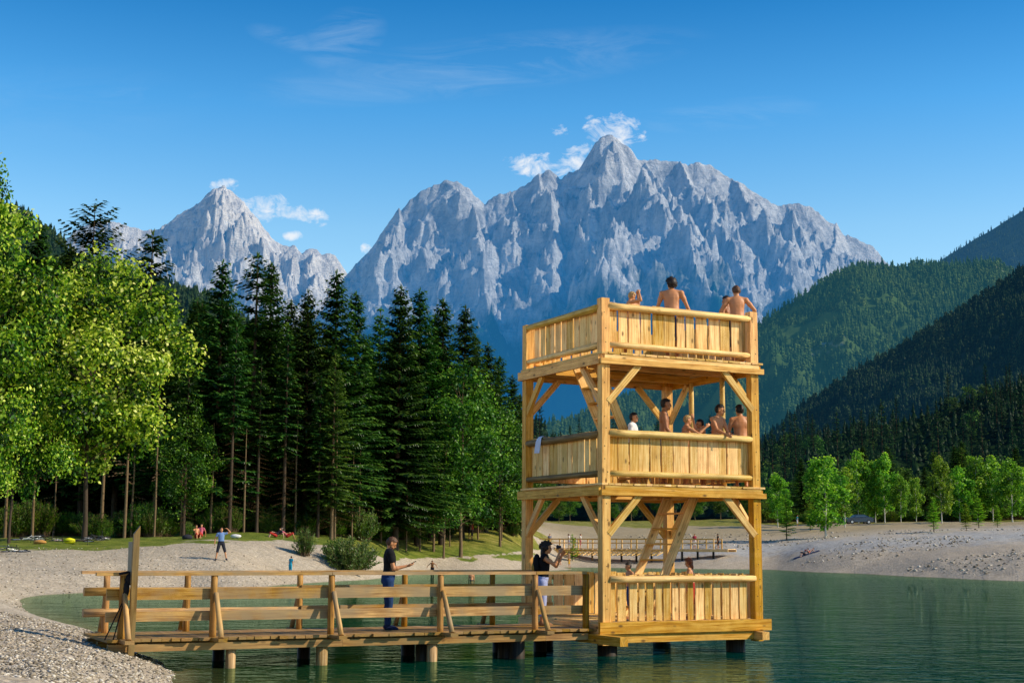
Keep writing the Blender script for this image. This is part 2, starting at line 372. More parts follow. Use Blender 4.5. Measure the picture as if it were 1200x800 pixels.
ll = np.concatenate([np.linspace(math.log(5), math.log(300), 430), np.linspace(math.log(310), math.log(20000), 50)])
A2, L2 = np.meshgrid(aa, ll); Yt = np.exp(L2); Xt = A2*Yt; Zt = ground_z(Xt, Yt)
pxy = proj(Xt, Yt, Zt); PX, PY = pxy
# world regions of grass (found along the ground), soft masks
def poly_y(pts): xs, ys = zip(*pts); return np.interp(PX, xs, ys)
nzs = fbm(Xt*.12, Yt*.12, 4)
nzf = fbm(Xt*.5, Yt*.5, 3)
Ysafe = Yt
g_left = (np.clip((poly_y([(-400, 660), (0, 649), (100, 647), (200, 640), (330, 634), (420, 650), (460, 655), (520, 659), (620, 656)]) - PY)/3.5 + nzs*3.2, 0, 1))*np.clip((640-PX)/22+nzs*1.5, 0, 1)*(Yt > 60)
path = np.clip(1-np.abs(PY-poly_y([(420, 662), (500, 655), (560, 652), (600, 648), (625, 646)]))/2.6+nzf*.5, 0, 1)*(PX > 415)*(PX < 640)*(Yt > 90)
g_left = g_left*(1-path)
g_far = np.clip((Yt-222)/12+nzs*2.0, 0, 1)
grassv = np.clip(np.maximum(g_left, g_far), 0, 1)
dryv = np.clip((PX-400)/60, 0, 1)*np.clip((640-PY)/12+.5+nzs, 0, 1)*.8
rockv = np.clip(1.3-np.abs(PY-poly_y([(600, 655), (800, 648), (860, 646), (960, 640), (1100, 632), (1200, 627)]))/9+nzf, 0, 1)*(PX > 760)*(Yt > 80)*(Yt < 230)
brown = np.clip((Yt-172)/25, 0, 1)
me = np_mesh('ground', np.stack([Xt, Yt, Zt], 2).reshape(-1, 3), grid_faces(*Xt.shape), smooth=True, vattr=dict(grass=grassv, dry=dryv, rock=rockv, brown=brown))
m, t, out = nt('shore_ground'); g = N(t)
geo = g.n('ShaderNodeNewGeometry').outputs['Position']; sz = g.n('ShaderNodeSeparateXYZ', {0: geo}).outputs[2]
vo = g.n('ShaderNodeTexVoronoi', {'Vector': geo, 'Scale': 17.}); vo2 = g.n('ShaderNodeTexVoronoi', {'Vector': geo, 'Scale': 5.5}); vo3 = g.n('ShaderNodeTexVoronoi', {'Vector': geo, 'Scale': 1.6})
st = g.ramp(g.n('ShaderNodeSeparateColor', {0: vo.outputs['Color']}).outputs[0], [(0, (.22, .17, .115)), (.5, (.46, .375, .275)), (1, (.72, .62, .49))])
st2 = g.ramp(g.n('ShaderNodeSeparateColor', {0: vo2.outputs['Color']}).outputs[0], [(0, (.34, .27, .19)), (.6, (.52, .43, .32)), (1, (.70, .60, .47))])
big = g.noise(geo, .12, 5, .6); fine = g.noise(geo, 1.1, 6, .7)
grav = g.mix(.42, st, st2)
grav = g.mix(g.ramp(big, [(.38, (0, 0, 0)), (.66, (.75, .75, .75))]), grav, g.mix(.5, grav, (.44, .34, .235)))
grav = g.mix(g.ramp(fine, [(.3, (.55, .55, .55)), (.55, (0, 0, 0))]), grav, (.27, .235, .18))
grav = g.mix(g.attr('brown'), grav, g.mix(fine, (.24, .185, .10), (.46, .36, .22)))
rk = g.ramp(vo3.outputs['Distance'], [(.05, (.10, .11, .12)), (.5, (.42, .42, .41))])
grav = g.mix(g.math('MULTIPLY', g.attr('rock'), .75), grav, rk)
wet = g.ramp(sz, [(0, (1, 1, 1)), (.06, (0, 0, 0))])
wetm = g.n('ShaderNodeMapRange', {'Value': sz, 'From Min': .02, 'From Max': .14, 'To Min': 1., 'To Max': 0.})
grav = g.mix(g.math('MULTIPLY', wetm.outputs[0], .65), grav, (.16, .135, .09))
gn = g.noise(geo, .7, 6, .7)
gr_c = g.mix(g.attr('dry'), g.ramp(gn, [(.3, (.05, .085, .010)), (.5, (.13, .165, .018)), (.7, (.26, .25, .05))]), g.ramp(gn, [(.3, (.09, .10, .014)), (.5, (.22, .20, .03)), (.7, (.42, .33, .11))]))
gm = g.math('MULTIPLY', g.attr('grass'), 1.0)
gm2 = g.math('ADD', gm, g.math('MULTIPLY', g.math('SUBTRACT', gn, .5), 1.1)); gmr = g.ramp(gm2, [(.35, (0, 0, 0)), (.6, (1, 1, 1))])
col = g.mix(gmr, grav, gr_c)
hgt = g.math('ADD', g.math('MULTIPLY', vo.outputs['Distance'], -.02), g.math('ADD', g.math('MULTIPLY', vo2.outputs['Distance'], -.05), g.math('MULTIPLY', fine, .12)))
b = g.n('ShaderNodeBsdfPrincipled', {'Base Color': col, 'Roughness': .9, 'Specular IOR Level': .15, 'Normal': g.bump(hgt, .9, 1.0)})
t.links.new(b.outputs[0], out.inputs[0])
go = link('ground', me, None, [m]); tag(go, kind='structure')

# loose stones on the near bank: nobody could count them
def stones(name, n, box, smin, smax, mat, cond, label):
    r = np.random.RandomState(5); base = np.array([(1, 0, 0), (0, 1, 0), (-1, 0, 0), (0, -1, 0), (0, 0, 1), (0, 0, -1), (.7, .7, .35), (-.7, .7, .3), (-.7, -.7, .35), (.7, -.7, .3)], float)
    tri = np.array([(4, 0, 6), (4, 6, 1), (4, 1, 7), (4, 7, 2), (4, 2, 8), (4, 8, 3), (4, 3, 9), (4, 9, 0), (5, 6, 0), (5, 1, 6), (5, 7, 1), (5, 2, 7), (5, 8, 2), (5, 3, 8), (5, 9, 3), (5, 0, 9)])
    a = r.uniform(box[0], box[1], n); y = np.exp(r.uniform(math.log(box[2]), math.log(box[3]), n)); x = a*y; z = ground_z(x, y)
    k = cond(x, y, z); x, y, z = x[k], y[k], z[k]; n = len(x)
    s = smin*(smax/smin)**(r.rand(n)**2.2); th = r.rand(n)*6.28
    V = base[None]*(1+r.uniform(-.28, .28, (n, 10, 3))); V = V*np.stack([s, s*r.uniform(.6, .95, n), s*r.uniform(.35, .7, n)], 1)[:, None]
    c, q = np.cos(th)[:, None], np.sin(th)[:, None]; X = V[..., 0]*c-V[..., 1]*q; Y = V[..., 0]*q+V[..., 1]*c
    V = np.stack([X+x[:, None], Y+y[:, None], V[..., 2]+(z+s*.15)[:, None]], 2)
    Fc = (tri[None]+np.arange(n)[:, None, None]*10).reshape(-1, 3)
    me = np_mesh(name, V.reshape(-1, 3), Fc, np.repeat(r.rand(n), 16))
    o = link(name, me, None, [mat]); tag(o, label, 'stones', kind='stuff'); return o
m, t, out = nt('pebble'); g = N(t)
b = g.n('ShaderNodeBsdfPrincipled', {'Base Color': g.ramp(g.attr('tone'), [(0, (.12, .095, .065)), (.3, (.30, .25, .18)), (.75, (.48, .41, .32)), (1, (.74, .68, .58))]), 'Roughness': .85, 'Specular IOR Level': .2})
t.links.new(b.outputs[0], out.inputs[0]); M_peb = m
stones('pebbles', 34000, (-.42, -.2, 14, 34), .008, .045, M_peb, lambda x, y, z: z > -.05, 'pale pebbles strewn over the near gravel bank')
stones('beach_stones', 9000, (-.40, .0, 45, 84), .02, .07, M_peb, lambda x, y, z: (z > -.02) & (z < 2.3), 'light stones scattered over the far gravel beach')
stones('shore_boulders', 9000, (.08, .42, 100, 215), .06, .22, M_peb, lambda x, y, z: (z > .4) & (z < 4.6) & (fbm(x*.06, y*.06, 2)+rng.random()*.0 > .0), 'grey boulders of the rocky far shore')

# ------------------------------------------------------------------ water
wa = np.linspace(-.75, .75, 240); wl = np.linspace(math.log(5.5), math.log(215), 150)
WA, WL = np.meshgrid(wa, wl); WY = np.exp(WL); WX = WA*WY; wd = -ground_raw(WX, WY)
me = np_mesh('water', np.stack([WX, WY, WX*0+.08], 2).reshape(-1, 3), grid_faces(*WX.shape), smooth=True, vattr=dict(depth=wd))
m, t, out = nt('lake_water'); g = N(t)
geo = g.n('ShaderNodeNewGeometry').outputs['Position']; dp = g.attr('depth')
sxx = g.n('ShaderNodeSeparateXYZ', {0: geo})
body = g.ramp(g.math('MULTIPLY', dp, .5), [(0, (.20, .16, .07)), (.06, (.055, .055, .018)), (.25, (.020, .046, .010)), (.62, (.0006, .040, .018)), (.9, (.0001, .032, .026))])
pt = g.noise(g.vmul(geo, (.05, .02, 1)), 1.0, 3)
body = g.mix(g.ramp(pt, [(.4, (0, 0, 0)), (.7, (.5, .5, .5))]), body, (.001, .045, .042))
r1 = g.noise(g.vmul(geo, (1.0, 1.5, 1)), 1.9, 3, .55, .3); r2 = g.noise(g.vmul(geo, (1, 1.3, 1)), 7.5, 3, .5, .2); r3 = g.noise(g.vmul(geo, (1, 1.2, 1)), .5, 2)
amp = g.ramp(g.noise(g.vmul(geo, (.06, .03, 1)), 1., 3), [(.35, (.45, .45, .45)), (.65, (1, 1, 1))])
h = g.math('ADD', g.math('MULTIPLY', r1, .085), g.math('ADD', g.math('MULTIPLY', r2, .018), g.math('MULTIPLY', r3, .14)))
bp = g.bump(g.math('MULTIPLY', h, amp), .32, 1.0)
d = g.n('ShaderNodeBsdfDiffuse', {'Color': body}); gl = g.n('ShaderNodeBsdfGlossy', {'Color': (.58, .86, .66, 1), 'Roughness': .02, 'Normal': bp})
fr = g.n('ShaderNodeFresnel', {'IOR': 1.33, 'Normal': bp})
s = g.n('ShaderNodeMixShader', {0: g.math('MULTIPLY', fr.outputs[0], .74, clamp=True), 1: d.outputs[0], 2: gl.outputs[0]}); t.links.new(s.outputs[0], out.inputs[0])
wo_ = link('water', me, None, [m]); tag(wo_, kind='structure')

# ------------------------------------------------------------------ mountains: ridgelines in space, slopes falling from them
def mountain(name, sky_pts, Dk, spurs, xr, Yr, nc, nr, k, amp, matp, seed, fine=1.0, pexp=.9, base=0):
    lines = [[(p[0], p[1], Dk) for p in sky_pts]] + spurs
    segs = []
    rr = random.Random(seed)
    for li, ln in enumerate(lines):
        pts = [at(px, py, Y) for px, py, Y in ln]; 
        fine_pts = []
        for a, b in zip(pts[:-1], pts[1:]):
            nsub = 3 if li == 0 else 4
            for i in range(nsub):
                q = a.lerp(b, i/nsub)
                if i or li: q = q + Vector((rr.uniform(-1, 1)*14*(li > 0), rr.uniform(-1, 1)*30*(li > 0), rr.uniform(-1, 1)*(7 if li == 0 else 20)*fine))
                fine_pts.append(q)
        fine_pts.append(pts[-1])
        segs += [(a, b) for a, b in zip(fine_pts[:-1], fine_pts[1:])]
    X0, _ = ray(xr[0], 400); X1, _ = ray(xr[1], 400)
    A, Y = np.meshgrid(np.linspace(X0, X1, nc), np.linspace(Yr[0], Yr[1], nr)); X = A*Y
    X = X.copy(); wx = fbm(X/420.+seed, Y/600., 4)*60*fine; wy = fbm(X/380.+9, Y/500.+seed, 4)*60*fine
    near = np.clip(np.abs(Y-Dk)/400, 0, 1)
    Xw, Yw = X+wx*near, Y+wy*near
    Z = np.full(X.shape, -1e9)
    for a, b in segs:
        d = b-a; l2 = d.x*d.x+d.y*d.y+1e-6
        tt = np.clip(((Xw-a.x)*d.x+(Yw-a.y)*d.y)/l2, 0, 1)
        dist = np.hypot(Xw-(a.x+d.x*tt), Yw-(a.y+d.y*tt))
        z = a.z+d.z*tt - k*(dist**pexp)
        Z = np.maximum(Z, z)
    crest = np.clip((np.abs(Y-Dk))/350, .12, 1)
    gul = (ridged((X+.45*Y)/760.+seed, (Y-.3*X)/620.+seed*2, 6, 2.1, .55)-.9)*1.25+.45*(ridged(X/330.+seed+Y/900., Y/420.+X/900., 4, 2.2, .5)-.8)
    Z = Z + amp*crest*gul + amp*.36*crest*(ridged(X/150.+3-Y/300., Y/130.+seed+X/260., 5, 2.2, .6)-.9) + amp*.14*crest*fbm(X/32., Y/40., 4)
    # strata shelves
    Z = Z + amp*.13*np.sin(Z/34.+fbm(X/500., Y/500., 3)*4)*crest
    Z = np.maximum(Z, base)
    me = np_mesh(name, np.stack([X, Y, Z], 2).reshape(-1, 3), grid_faces(nr, nc), smooth=False)
    o = link(name, me, None, [matp]); tag(o, kind='structure'); return o
def rockmat(name, rock, dark, veg, zveg, haze, hf, sc=1.0):
    m, t, out = nt(name); g = N(t); gi = g.n('ShaderNodeNewGeometry'); geo = gi.outputs['Position']
    sp3 = g.n('ShaderNodeSeparateXYZ', {0: geo}); nn = g.n('ShaderNodeSeparateXYZ', {0: gi.outputs['Normal']})
    a = g.noise(g.vmul(geo, (1, 1, .35)), .012*sc, 7, .65, .6); b_ = g.noise(g.vmul(geo, (.6, .6, 1.6)), .03*sc, 6, .7, 1.0); c_ = g.noise(geo, .0022*sc, 5, .6)
    col = g.mix(g.ramp(a, [(.38, (0, 0, 0)), (.6, (1, 1, 1))]), dark, rock)
    col = g.mix(g.ramp(b_, [(.3, (.5, .5, .5)), (.5, (0, 0, 0))]), col, tuple(x*.6 for x in dark))
    zz = g.math('ADD', sp3.outputs[2], g.math('MULTIPLY', g.math('SUBTRACT', c_, .5), 1500.))
    zz = g.math('ADD', zz, g.math('MULTIPLY', g.math('SUBTRACT', a, .5), 500.))
    vm = g.n('ShaderNodeMapRange', {'Value': zz, 'From Min': zveg-160., 'From Max': zveg+160., 'To Min': 1., 'To Max': 0.}).outputs[0]
    vt = g.noise(geo, .05, 4, .7)
    col = g.mix(vm, col, g.mix(vt, tuple(x*.4 for x in veg), tuple(x*1.5 for x in veg)))
    hb = g.math('ADD', g.math('MULTIPLY', a, 30.), g.math('MULTIPLY', b_, 14.))
    d = g.n('ShaderNodeBsdfDiffuse', {'Color': col, 'Normal': g.bump(hb, 1.0, 1.4)})
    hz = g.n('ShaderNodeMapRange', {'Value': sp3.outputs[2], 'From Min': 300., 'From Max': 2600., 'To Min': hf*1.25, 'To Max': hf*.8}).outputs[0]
    e = g.n('ShaderNodeEmission', {'Color': (*haze, 1)})  # distance haze put into the rock as blue glow, stronger low down
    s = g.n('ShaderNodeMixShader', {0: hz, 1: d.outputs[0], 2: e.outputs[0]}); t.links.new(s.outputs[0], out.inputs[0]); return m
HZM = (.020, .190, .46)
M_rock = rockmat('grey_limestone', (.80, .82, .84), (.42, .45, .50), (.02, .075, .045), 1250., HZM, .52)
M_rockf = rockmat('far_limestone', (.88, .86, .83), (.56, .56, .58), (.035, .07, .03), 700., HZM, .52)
main_sky = [(240, 520), (330, 420), (385, 360), (400, 332), (412, 323), (421, 316), (430, 300), (445, 276), (458, 258), (470, 245), (481, 231), (490, 226), (502, 219), (512, 216), (525, 212), (536, 213), (548, 219), (560, 230), (568, 237), (575, 230), (585, 224), (600, 222), (612, 216), (622, 213), (632, 205), (643, 198), (652, 203), (658, 208), (667, 199), (680, 197), (687, 192), (693, 179), (698, 167), (706, 161), (715, 158), (723, 161), (731, 168), (738, 170), (744, 181), (752, 183), (762, 182), (780, 184), (795, 186), (806, 192), (815, 190), (828, 194), (842, 199), (856, 208), (868, 212), (880, 220), (893, 228), (903, 235), (915, 238), (924, 236), (937, 236), (948, 239), (958, 247), (966, 256), (980, 266), (988, 276), (996, 276), (1008, 281), (1020, 287), (1028, 293), (1034, 302), (1060, 322), (1130, 372), (1240, 450)]
D1 = 9000
spurs = [
 [(715, 158, D1), (727, 196, 8700), (745, 215, 8450), (765, 228, 8150), (790, 262, 7800), (815, 300, 7400), (835, 345, 7000), (850, 400, 6600)],
 [(765, 228, 8150), (738, 262, 7850), (715, 298, 7450), (700, 340, 7000)],
 [(525, 212, D1), (548, 248, 8750), (556, 262, 8600), (562, 310, 8200), (585, 380, 7600), (600, 450, 7000)],
 [(470, 245, D1), (462, 300, 8500), (470, 370, 7900)],
 [(632, 205, D1), (640, 250, 8650), (648, 300, 8250), (640, 370, 7600)],
 [(693, 179, D1), (700, 215, 8750), (692, 262, 8400), (688, 310, 8050)],
 [(795, 186, D1), (828, 236, 8600), (858, 290, 8150), (880, 350, 7600), (890, 400, 7200)],
 [(752, 183, D1), (775, 205, 8750), (800, 245, 8400), (822, 300, 7950)],
 [(856, 208, D1), (885, 252, 8650), (915, 305, 8200), (935, 350, 7700)],
 [(925, 236, D1), (930, 275, 8700), (922, 310, 8400)],
 [(980, 266, D1), (975, 305, 8600), (960, 340, 8200)],
 [(600, 222, D1), (608, 262, 8700), (606, 310, 8350)],
 [(700, 345, 6900), (745, 326, 6700), (790, 332, 6550), (830, 352, 6400), (860, 385, 6200)],
]
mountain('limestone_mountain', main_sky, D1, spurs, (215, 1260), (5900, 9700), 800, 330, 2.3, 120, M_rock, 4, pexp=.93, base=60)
left_sky = [(-40, 380), (60, 300), (90, 268), (112, 259), (125, 258), (140, 260), (158, 265), (172, 268), (185, 266), (192, 262), (205, 253), (216, 246), (230, 238), (240, 231), (246, 224), (255, 220), (263, 218), (272, 222), (280, 229), (286, 238), (294, 248), (302, 262), (309, 274), (318, 279), (327, 284), (338, 288), (345, 287), (353, 297), (362, 292), (371, 293), (376, 301), (384, 297), (392, 299), (400, 309), (406, 318), (430, 345), (470, 390)]
D2 = 13000
sp2 = [
 [(263, 218, D2), (275, 252, 12650), (290, 290, 12200), (305, 335, 11700), (315, 380, 11300)],
 [(263, 218, D2), (245, 255, 12600), (228, 295, 12200), (220, 340, 11700)],
 [(263, 218, D2), (262, 262, 12500), (258, 320, 11900)],
 [(230, 238, D2), (205, 285, 12500), (190, 330, 12100)],
 [(309, 274, D2), (322, 305, 12650), (330, 350, 12200)],
 [(365, 292, D2), (370, 325, 12650), (372, 360, 12300)],
 [(125, 258, D2), (135, 300, 12500)], [(190, 262, D2), (180, 305, 12500)]]
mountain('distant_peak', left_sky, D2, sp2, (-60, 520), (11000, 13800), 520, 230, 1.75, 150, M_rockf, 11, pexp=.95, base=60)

# ------------------------------------------------------------------ wooded hills
def hill(name, sk, D, D0, z0, nc, nr, p, amp, mat, seed, xr, sink=13):
    xs = np.array([q[0] for q in sk], float); X0, X1 = ray(xr[0], 400)[0], ray(xr[1], 400)[0]
    A, T = np.meshgrid(np.linspace(X0, X1, nc), np.concatenate([np.linspace(0, 1, nr), np.linspace(1.05, 1.6, 8)]))
    ra = np.array([ray(q[0], q[1])[0] for q in sk]); rz = np.array([at(q[0], q[1], D).z for q in sk])
    o = np.argsort(ra); Zr = np.interp(A, ra[o], rz[o])
    Y = D0+(D-D0)*T; X = A*Y
    s = np.where(T <= 1, np.clip(T, 0, 1)**p, 1-(T-1)*.9)
    Z = z0+(Zr-z0)*s
    sc = D/9.
    e = np.clip((1-T)*2.0, .03, 1)*np.clip(T*6, 0, 1); Z = Z+amp*.7*(1-T).clip(0, 1)*np.clip(T*4, 0, 1)*fbm(X/sc*1.7+3, Y/sc*1.2, 3); Z = Z-sink*np.clip(T*3, 0, 1)
    Z = Z + amp*e*(ridged(X/sc+seed, Y/sc/1.6, 4)-.8) + amp*.3*e*fbm(X/sc*4, Y/sc*4, 4)
    me = np_mesh(name, np.stack([X, Y, Z], 2).reshape(-1, 3), grid_faces(*X.shape), smooth=True)
    ob = link(name, me, None, [mat]); tag(ob, kind='structure')
    return X, Y, Z, T
def hillmat(name, c1, c2, haze, hf, rocks=0):
    m, t, out = nt(name); g = N(t); geo = g.n('ShaderNodeNewGeometry').outputs['Position']
    col = g.mix(g.noise(geo, .02, 6, .7), c1, c2)
    if rocks:
        rn = g.noise(geo, .0035, 5, .65); col = g.mix(g.ramp(rn, [(.60, (0, 0, 0)), (.66, (1, 1, 1))]), col, (.40, .38, .33))
    d = g.n('ShaderNodeBsdfDiffuse', {'Color': col}); e = g.n('ShaderNodeEmission', {'Color': (*haze, 1)})  # hill haze is a bluish emission mixed into the surface
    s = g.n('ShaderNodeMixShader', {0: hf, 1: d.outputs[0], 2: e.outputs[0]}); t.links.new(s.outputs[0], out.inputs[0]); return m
def forest(name, grid, n, hmin, hmax, mat, seed, label, tmax=1.0, broad=.35, skip=None):
    """stuff: far-off wood, one mesh of small conical and rounded crowns"""
    X, Y, Z, T = grid; r = np.random.RandomState(seed)
    nr, nc = X.shape; ok = np.sum(T[:, 0] <= tmax)
    i = r.uniform(0, ok-1.01, n); j = r.uniform(0, nc-1.01, n); i0 = i.astype(int); j0 = j.astype(int); fi = i-i0; fj = j-j0
    def s(Q): return (Q[i0, j0]*(1-fi)+Q[i0+1, j0]*fi)*(1-fj)+(Q[i0, j0+1]*(1-fi)+Q[i0+1, j0+1]*fi)*fj
    x, y, z = s(X), s(Y), s(Z)
    if skip is not None: kk = ~skip(x, y, z); x, y, z = x[kk], y[kk], z[kk]; n = len(x)
    # conifers: 4 tiers of ragged 6-point skirts
    kind = (r.rand(n)+pn(x/180., y/180.)*.8) < broad
    allV, allF, allR, base = [], [], [], 0
    for kd in (False, True):
        m_ = kind == kd; xx, yy_, zz = x[m_], y[m_], z[m_]; c = len(xx)
        if not c: continue
        hh = r.uniform(hmin, hmax, c)*(1. if not kd else .72)
        if not kd:
            V = [np.stack([np.zeros(c)]*2+[np.ones(c)], 1)]; Fc = []; tiers = 4; k = 7
            for q in range(tiers):
                zb = .78-.25*q; rad = .055+.052*q
                for jn in range(k):
                    th = 2*PI*jn/k+q*.5; rr_ = rad*r.uniform(.55, 1.35, c); V.append(np.stack([np.cos(th)*rr_, np.sin(th)*rr_, zb+r.uniform(-.06, .05, c)], 1))
                if q < tiers-1: V.append(np.stack([np.zeros(c)]*2+[np.full(c, zb+.06)], 1))
            apex = 0; pos = 1
            for q in range(tiers):
                for jn in range(k): Fc.append((apex, pos+jn, pos+(jn+1) % k))
                apex = pos+k; pos = pos+k+1
            V = np.stack(V, 1)
        else:
            k = 7; rings = [(.95, .10), (.8, .24), (.55, .32), (.3, .28), (.12, .12)]; V = [np.stack([r.uniform(-.05, .05, c), r.uniform(-.05, .05, c), np.ones(c)], 1)]
            for zb, rad in rings:
                for jn in range(k):
                    rr_ = rad*r.uniform(.65, 1.25, c); V.append(np.stack([math.cos(2*PI*jn/k+zb*9)*rr_, math.sin(2*PI*jn/k+zb*9)*rr_, zb+r.uniform(-.06, .06, c)], 1))
            Fc = [(0, 1+jn, 1+(jn+1) % k) for jn in range(k)]
            for q in range(4):
                for jn in range(k):
                    a, b2 = 1+q*k+jn, 1+q*k+(jn+1) % k; Fc += [(a, a+k, b2), (b2, a+k, b2+k)]
            V = np.stack(V, 1)
        V = V*hh[:, None, None]+np.stack([xx, yy_, zz-hh*.08], 1)[:, None]
        Fc = np.array(Fc); nv = V.shape[1]
        allV.append(V.reshape(-1, 3)); allF.append((Fc[None]+base+np.arange(c)[:, None, None]*nv).reshape(-1, 3)); base += c*nv
        tr = np.clip(r.rand(c)*.6+(.35 if kd else 0)+pn(xx/90., yy_/90.)*.3, 0, 1)
        allR.append((tr[:, None]+r.uniform(-.15, .15, (c, len(Fc)))).clip(0, 1).ravel())
    me = np_mesh(name, np.concatenate(allV), np.concatenate(allF), np.concatenate(allR))
    o = link(name, me, None, [mat]); tag(o, label, 'forest', kind='stuff'); return o
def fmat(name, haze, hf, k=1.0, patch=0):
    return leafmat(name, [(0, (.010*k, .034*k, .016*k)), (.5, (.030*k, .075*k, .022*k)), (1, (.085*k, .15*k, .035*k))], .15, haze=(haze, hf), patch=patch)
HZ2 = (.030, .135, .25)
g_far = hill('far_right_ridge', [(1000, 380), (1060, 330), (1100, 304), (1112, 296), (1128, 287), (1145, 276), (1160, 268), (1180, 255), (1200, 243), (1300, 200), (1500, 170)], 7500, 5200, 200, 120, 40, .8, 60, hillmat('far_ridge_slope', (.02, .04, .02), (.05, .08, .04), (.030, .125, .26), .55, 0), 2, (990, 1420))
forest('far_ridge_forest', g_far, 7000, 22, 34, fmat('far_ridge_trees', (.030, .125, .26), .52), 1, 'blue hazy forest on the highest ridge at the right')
mid_sky = [(560, 520), (640, 500), (700, 475), (760, 452), (820, 428), (860, 400), (885, 380), (900, 368), (920, 355), (940, 342), (960, 328), (975, 320), (990, 311), (1010, 307), (1030, 306), (1060, 307), (1090, 306), (1110, 306), (1140, 305), (1165, 303), (1200, 318), (1300, 360), (1450, 420)]
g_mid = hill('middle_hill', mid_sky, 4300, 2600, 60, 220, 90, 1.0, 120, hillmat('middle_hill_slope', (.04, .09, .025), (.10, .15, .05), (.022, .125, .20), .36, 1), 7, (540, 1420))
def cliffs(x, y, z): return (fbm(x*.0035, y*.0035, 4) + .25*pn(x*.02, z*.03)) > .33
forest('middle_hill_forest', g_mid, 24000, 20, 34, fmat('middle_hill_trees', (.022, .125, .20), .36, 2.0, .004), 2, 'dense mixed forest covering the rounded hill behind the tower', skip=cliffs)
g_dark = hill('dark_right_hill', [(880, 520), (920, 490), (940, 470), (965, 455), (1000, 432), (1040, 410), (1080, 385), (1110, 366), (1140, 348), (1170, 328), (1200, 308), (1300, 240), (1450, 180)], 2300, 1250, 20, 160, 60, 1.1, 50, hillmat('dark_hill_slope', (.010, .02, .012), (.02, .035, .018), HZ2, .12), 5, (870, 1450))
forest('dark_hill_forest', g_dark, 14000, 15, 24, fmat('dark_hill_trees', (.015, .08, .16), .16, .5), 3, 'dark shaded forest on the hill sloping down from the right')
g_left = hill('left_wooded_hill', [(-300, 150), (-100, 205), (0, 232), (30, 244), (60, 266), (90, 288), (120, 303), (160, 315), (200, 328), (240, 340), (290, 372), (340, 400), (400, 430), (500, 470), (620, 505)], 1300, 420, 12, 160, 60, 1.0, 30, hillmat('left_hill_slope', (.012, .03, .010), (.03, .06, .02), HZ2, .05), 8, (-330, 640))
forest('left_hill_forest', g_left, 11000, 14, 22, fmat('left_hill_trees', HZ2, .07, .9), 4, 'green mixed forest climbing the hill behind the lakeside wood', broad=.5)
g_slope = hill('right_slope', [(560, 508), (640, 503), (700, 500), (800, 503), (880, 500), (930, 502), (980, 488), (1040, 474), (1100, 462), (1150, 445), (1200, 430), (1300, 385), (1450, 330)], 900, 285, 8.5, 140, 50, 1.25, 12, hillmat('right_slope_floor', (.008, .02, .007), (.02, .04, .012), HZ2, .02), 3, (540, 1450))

# ------------------------------------------------------------------ tower frame: u along the sunny face, v along the shaded face
PHI = .4647; E1 = Vector((math.cos(PHI), math.sin(PHI), 0)); E2 = Vector((-math.sin(PHI), math.cos(PHI), 0)); N0 = Vector((1.7876, 27.955, 0)); UP = Vector((0, 0, 1))
TA, TB = 3.806, 3.474
def Wp(u, v, z): return N0 + E1*u + E2*v + UP*z
def u_at(px, v, z):
    lo, hi = -14., 8.
    for _ in range(40):
        m_ = (lo+hi)/2; q = Wp(m_, v, z)
        if proj(q.x, q.y, q.z)[0] < px: lo = m_
        else: hi = m_
    return lo
tower = thing('lookout_tower', 'three storey open timber lookout tower standing in the lake at the pier end', 'tower', Wp(TA/2, TB/2, 0))
PS = .185                                                        # post section
levels = [.74, 3.43, 6.03]
for (u, v) in [(0, 0), (TA, 0), (0, TB), (TA, TB)]:
    uu = PS/2 if u == 0 else TA-PS/2; vv = PS/2 if v == 0 else TB-PS/2
    mb = MB(); ztop = 7.12 if v == 0 else 7.02
    mb.plank(Wp(uu, vv, .30), Wp(uu, vv, 3.27), E1, PS, PS, .012, 5); mb.plank(Wp(uu, vv, 3.272), Wp(uu, vv, 5.85), E1, PS*.98, PS*.98, .012, 5)
    mb.plank(Wp(uu, vv, 5.852), Wp(uu, vv, ztop), E1, PS, PS, .012, 3)
    mb.build('post', W_fresh, tower)
bolt_m = plain('dark_bolt_head', (.05, .035, .02), .6)
for pu in (PS/2, TA-PS/2):
    for i in range(21):
        z_ = .95+i*.295+rng.uniform(-.05, .05)
        if 3.15 < z_ < 3.45 or 5.75 < z_ < 6.1 or z_ > 7.0: continue
        q = Wp(pu+rng.choice([-.035, .03, .0]), -.004, z_); mb = MB(); mb.log(q+E2*.01, q, .011, .011, 0, 1, 6); mb.build('bolt', bolt_m, tower)
# piles
for (u, v) in [(.30, .35), (TA-.45, .35), (.35, TB-.4), (TA-.5, TB-.4), (1.9, TB-.4)]:
    mb = MB(); mb.log(Wp(u, v, -1.6), Wp(u, v, .36), .20, .20, .006, 4); mb.build('pile', W_pile, tower)
